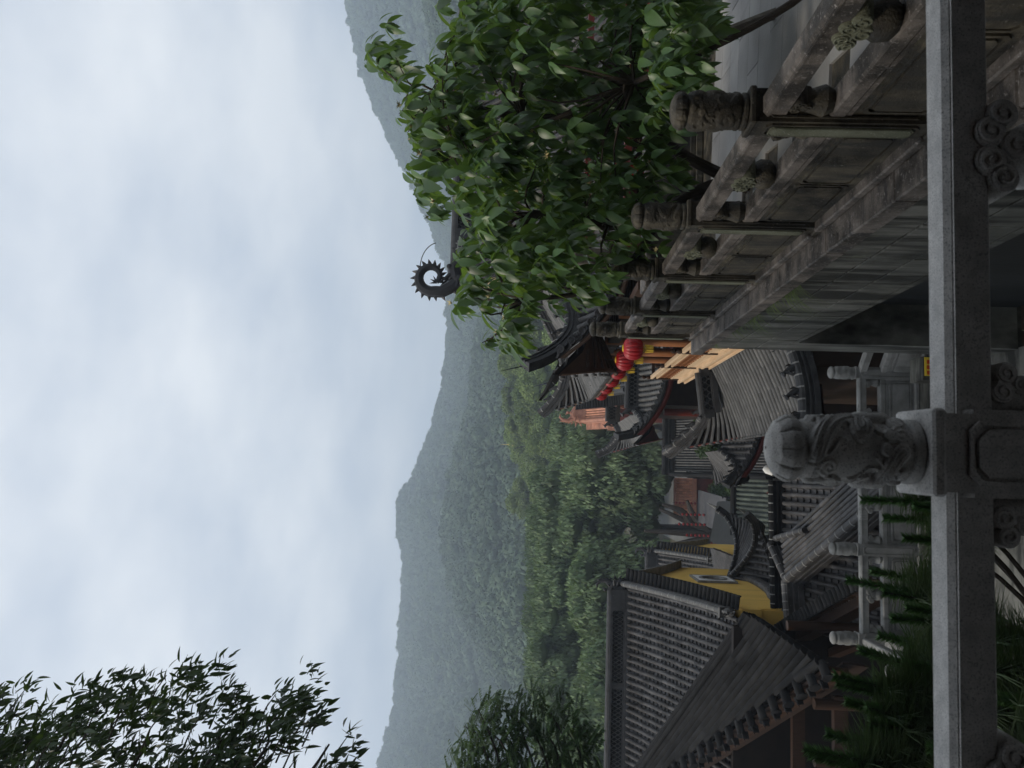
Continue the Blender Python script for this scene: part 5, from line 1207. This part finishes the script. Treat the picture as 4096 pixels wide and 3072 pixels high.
for k in range(7):
    a = k*2*PI/7; fm.add([(0, 0, 0), (.010*math.cos(a+1.2), .010*math.sin(a+1.2), .02), (.034*math.cos(a), .034*math.sin(a), .030+.012*(k % 2)), (.010*math.cos(a-1.2), .010*math.sin(a-1.2), .02)], [(0, 1, 2, 3)])
fme = fm.mesh('flower'); fme.materials.append(MATS['petal'])
for c in fl:
    o = bpy.data.objects.new('flower', fme); COL.objects.link(o); o.parent = mg; o.location = c-OFF[mg.name]+Vector((0, -.03, .015)); o.rotation_euler = (rg.uniform(-1, .4), rg.uniform(-.6, .6), rg.uniform(0, 6)); o.scale = [rg.uniform(.75, 1.15)]*3

# overhanging branches at the upper left
bt = thing('overhanging_tree', (-4.6, 7.5, -8.5), 'dark tree with slender leaves hanging in against the sky at upper left', 'tree')
BO = outline([(78, 0), (101, 42), (92, 69), (97, 97), (80, 125), (80, 153), (104, 171), (90, 185), (101, 204), (80, 231), (88, 245), (101, 292), (86, 315), (60, 317), (27, 312), (4, 316), (-70, 320), (-70, -40), (70, -40)], 7)
BO2 = outline([(4, 318), (32, 350), (20, 354), (-30, 340), (-50, 330)], 7)
bx0, bx1 = min(p[0] for p in BO), max(p[0] for p in BO); bz0, bz1 = min(p[1] for p in BO+BO2), max(p[1] for p in BO)
Ms = []; bc = []
while len(bc) < 800:
    x, z = rg.uniform(bx0, bx1), rg.uniform(bz0, bz1)
    if not (inside(x, z, BO) or inside(x, z, BO2)): continue
    if math.sin(z*5.2+x*2.2)*math.sin(x*4.5-z*1.3) > .12 and rg.random() < .9: continue
    bc.append(Vector((x-.08, 7+rg.uniform(-.7, .7), z+.05)))
for c in bc:
    for k in range(rg.randint(6, 10)):
        d = Vector((.6+rg.uniform(-.75, .5), rg.uniform(-.8, .8), -.3+rg.uniform(-.7, .6))); nr = Vector((rg.uniform(-.6, .3), rg.uniform(-.8, .5), 1))
        Ms.append(leaf_mat(c+Vector((rg.uniform(-.07, .07), rg.uniform(-.05, .05), rg.uniform(-.06, .06))), d, nr, rg.uniform(.075, .15), rg.uniform(.8, 1.15)))
emit('leaf', 'leaves', leaf_unit(4, .25, .22, .31), Ms, 'leaf_bamboo', bt, 300)
r = MB(); r.tube(bez([(-4.6, 7.5, -8.5), (-4.7, 7.4, -3), (-4.5, 7.2, 1.5), (-4.2, 7.0, 5.0)], 14), np.linspace(.22, .08, 15), 9)
for z, q in ((.9, 2.0), (1.6, 2.5), (2.2, 2.9), (2.9, 3.5), (3.6, 4.2)): r.tube(bez([(-4.5, 7.2, z-.4), (-3.6, 7.0, z+.2), (-2.75, 6.95, q-.2), (-2.3, 7.0, q-.35)], 10), np.linspace(.05, .008, 11), 6)
for c in bc[::4]: r.tube([c+Vector((-.30, .04, .16)), c+Vector((-.12, 0, .08)), c], [.008, .006, .003], 4)
r.build('trunk', 'bark_dark', bt, True)
cr = place('crown', crown_mesh('crown', 'leaf_bamboo', [(-6.6, 4.4, 4.6, 2.5, 2.0), (-7.2, 7.6, 4.8, 2.6, 2.2), (-6.0, 2.6, 4.9, 2.0, 1.6), (-8.5, 10.5, 5.2, 2.6, 2.2)], 5000, .22, .08, .4, .3, 91, .6), None, bt); cr.location = -OFF[bt.name]  # unseen extra crown added to shade the right balustrade and terrace
# dark broadleaf at the left edge
lt = thing('left_tree', (-5.6, 15.5, -8.5), 'dark green broadleaf tree at the left edge in front of the ridge roof', 'tree')
LO = outline([(13, 451), (41, 465), (60, 470), (69, 509), (73, 546), (60, 579), (30, 597), (-10, 605), (-70, 600), (-70, 430), (-20, 440)], 15.5)
lx0, lx1 = min(p[0] for p in LO), max(p[0] for p in LO); lz0, lz1 = min(p[1] for p in LO), max(p[1] for p in LO); Ms = []; n_ = 0
while n_ < 1250:
    x, z = rg.uniform(lx0, lx1), rg.uniform(lz0, lz1)
    if not inside(x, z, LO): continue
    if math.sin(x*4+z*3)*math.sin(z*5-x) > .72: continue
    n_ += 1; c = Vector((x, 15.5+rg.uniform(-.9, .9), z)); a = rg.uniform(0, 6.28); d = Vector((math.cos(a), math.sin(a)*.5, rg.uniform(-.7, .5))).normalized(); s = d.cross(Vector((0, 0, 1))).normalized()
    for k in range(6):
        for sg in (-1, 1): Ms.append(leaf_mat(c+d*(.045*k), d*.6+s*sg+Vector((0, 0, -.3)), Vector((0, rg.uniform(-.5, .2), 1)), rg.uniform(.09, .13), 1.0))
emit('leaf', 'leaves', leaf_unit(3, .2, .2, .42), Ms, 'leaf_dark', lt, 300)
r = MB(); r.tube(bez([(-6.4, 15.5, -8.5), (-6.4, 15.5, -3), (-6.2, 15.5, -.6), (-5.9, 15.5, .8)], 12), np.linspace(.16, .03, 13), 8)
for k in range(9): r.tube(bez([(-6.2, 15.5, -1.2+.2*k), (-5.0+.1*math.sin(k), 15.4, -.9+.22*k), (-4.55+.25*math.sin(k*2), 15.3, -.6+.22*k)], 6), np.linspace(.03, .008, 7), 5)
r.build('trunk', 'bark_dark', lt, True)

# pine below the near balustrade
pn = thing('pine_tree', (-1.5, 6.4, -5.15), 'young pine with long needles and upright green shoots below the near balustrade', 'tree')
def at(U, V, Y): a, e = direction(U, V); return Vector((Y*math.tan(a), Y, Y/math.cos(a)*e))
shoots = [((268, 862, 6.6), (266, 930, 6.4)), ((250, 885, 6.6), (247, 945, 6.4)), ((262, 915, 6.2), (258, 960, 6.1)), ((188, 848, 6.3), (172, 930, 6.1)), ((176, 884, 6.0), (166, 935, 6.0)), ((197, 872, 6.5), (185, 930, 6.4)), ((150, 893, 5.9), (146, 945, 5.8)), ((118, 860, 5.8), (97, 925, 5.7)), ((132, 880, 6.2), (120, 930, 6.1)),
          ((92, 836, 5.6), (76, 902, 5.5)), ((84, 838, 5.6), (70, 905, 5.5)), ((66, 847, 5.5), (52, 902, 5.4)), ((60, 868, 5.4), (50, 910, 5.4)), ((34, 828, 5.4), (18, 890, 5.3)), ((18, 806, 5.3), (4, 880, 5.2)), ((12, 812, 5.3), (-6, 880, 5.2)), ((104, 905, 5.6), (96, 950, 5.5)), ((230, 905, 6.2), (226, 950, 6.1)), ((45, 872, 5.3), (36, 915, 5.3)),
          ((160, 908, 5.6), (152, 960, 5.5)), ((20, 930, 5.0), (12, 990, 4.9)), ((60, 945, 5.0), (54, 1000, 4.9)), ((100, 950, 5.0), (96, 1005, 4.9)), ((130, 960, 5.2), (126, 1010, 5.1)), ((70, 1000, 4.8), (62, 1040, 4.7)), ((20, 1000, 4.8), (14, 1050, 4.7))]
V1 = []; F1 = []; V2 = []; F2 = []
def needles(VV, FF, base, tip, n, ln, spread, wd):
    ax = (tip-base); L = ax.length; ax.normalize(); u = ax.cross(Vector((.3, 1, .2))).normalized(); v = ax.cross(u)
    for k in range(n):
        t = rg.random(); a = rg.uniform(0, 6.28); p = base+ax*L*t; d = (ax*(1-spread)+(u*math.cos(a)+v*math.sin(a))*spread).normalized(); l_ = ln*rg.uniform(.7, 1.2)
        sd = d.cross(Vector((0, 1, .1))).normalized()*wd; b = len(VV); e = p+d*l_+Vector((0, 0, -l_*spread*.18)); VV += [tuple(p-sd), tuple(p+sd), tuple(e)]; FF.append((b, b+1, b+2))
top = Vector((-1.35, 6.0, -3.25)); tr_ = MB(); tr_.tube(bez([(-1.5, 6.4, -5.15), (-1.45, 6.2, -4.2), top, (-1.25, 5.9, -2.8)], 10), np.linspace(.07, .02, 11), 8)
for a, b in shoots:
    tip, base = at(*a), at(*b); needles(V1, F1, base.lerp(tip, .05), tip, 650, .06, .55, .0048); n0 = base+Vector((rg.uniform(-.02, .02), .02, -.05))
    needles(V2, F2, n0+Vector((0, 0, -.22)), base+Vector((0, 0, .12)), 300, .29, .8, .0055); needles(V2, F2, n0+Vector((0, 0, -.05)), base.lerp(tip, .45), 110, .2, .8, .005)
    tr_.tube([base, tip], [.011, .007], 5); tr_.tube(bez([top+Vector((0, 0, -.6)), n0.lerp(top, .4)+Vector((0, 0, -.35)), n0], 6), np.linspace(.028, .012, 7), 5)
tr_.build('trunk', 'bark_dark', pn, True)
for nm, VV, FF, m_ in (('shoots', V1, F1, 'needle_young'), ('needles', V2, F2, 'needle')):
    place(nm, npmesh(nm, np.array(VV)-np.array(OFF[pn.name]), np.array(FF), False, np.repeat(RNG.random(len(FF)), 3)), m_, pn, 'stuff')
# grass growing under the coping stones
for i, (y, z, n, ln) in enumerate(((6.2, -1.89, 60, .26), (6.75, -1.89, 40, .2), (7.3, -1.88, 60, .24), (7.8, -1.87, 40, .2), (8.85, -1.88, 26, .14))):
    VV = []; FF = []
    for k in range(n):
        p = Vector((1.465, y+rg.uniform(-.2, .2)*(1 if i != 4 else .3), z)); a = rg.uniform(-1.2, 1.2); d = Vector((-.9, math.sin(a)*.8, rg.uniform(-.1, .7))).normalized(); l_ = ln*rg.uniform(.5, 1.2); sd = Vector((.15, 1, .3)).normalized()*.004; b = len(VV)
        for q in range(5):
            t = q/4; c = p+d*l_*t+Vector((0, 0, -l_*1.0*t*t)); VV += [tuple(c-sd*(1-t*.9)), tuple(c+sd*(1-t*.9))]
        FF += [(b+2*q, b+2*q+1, b+2*q+3, b+2*q+2) for q in range(4)]
    place('grass', npmesh('grass', np.array(VV), np.array(FF), False, np.repeat(RNG.random(n), 10)), 'grass')['kind'] = 'stuff'

# ================================================================== haze
hz = MB().b(-1750, 1750, -420, 2350, -14.2, 290).build('haze', None); hz['kind'] = 'stuff'
hm = bpy.data.materials.new('haze'); hm.use_nodes = True; t = hm.node_tree; t.nodes.clear()
o = N(t, 'ShaderNodeOutputMaterial'); pv_ = N(t, 'ShaderNodeVolumePrincipled'); pv_.inputs['Color'].default_value = (.72, .84, 1.0, 1); pv_.inputs['Density'].default_value = HAZE; pv_.inputs['Anisotropy'].default_value = .2
link(t, pv_.outputs[0], o.inputs['Volume']); hz.data.materials.append(hm)
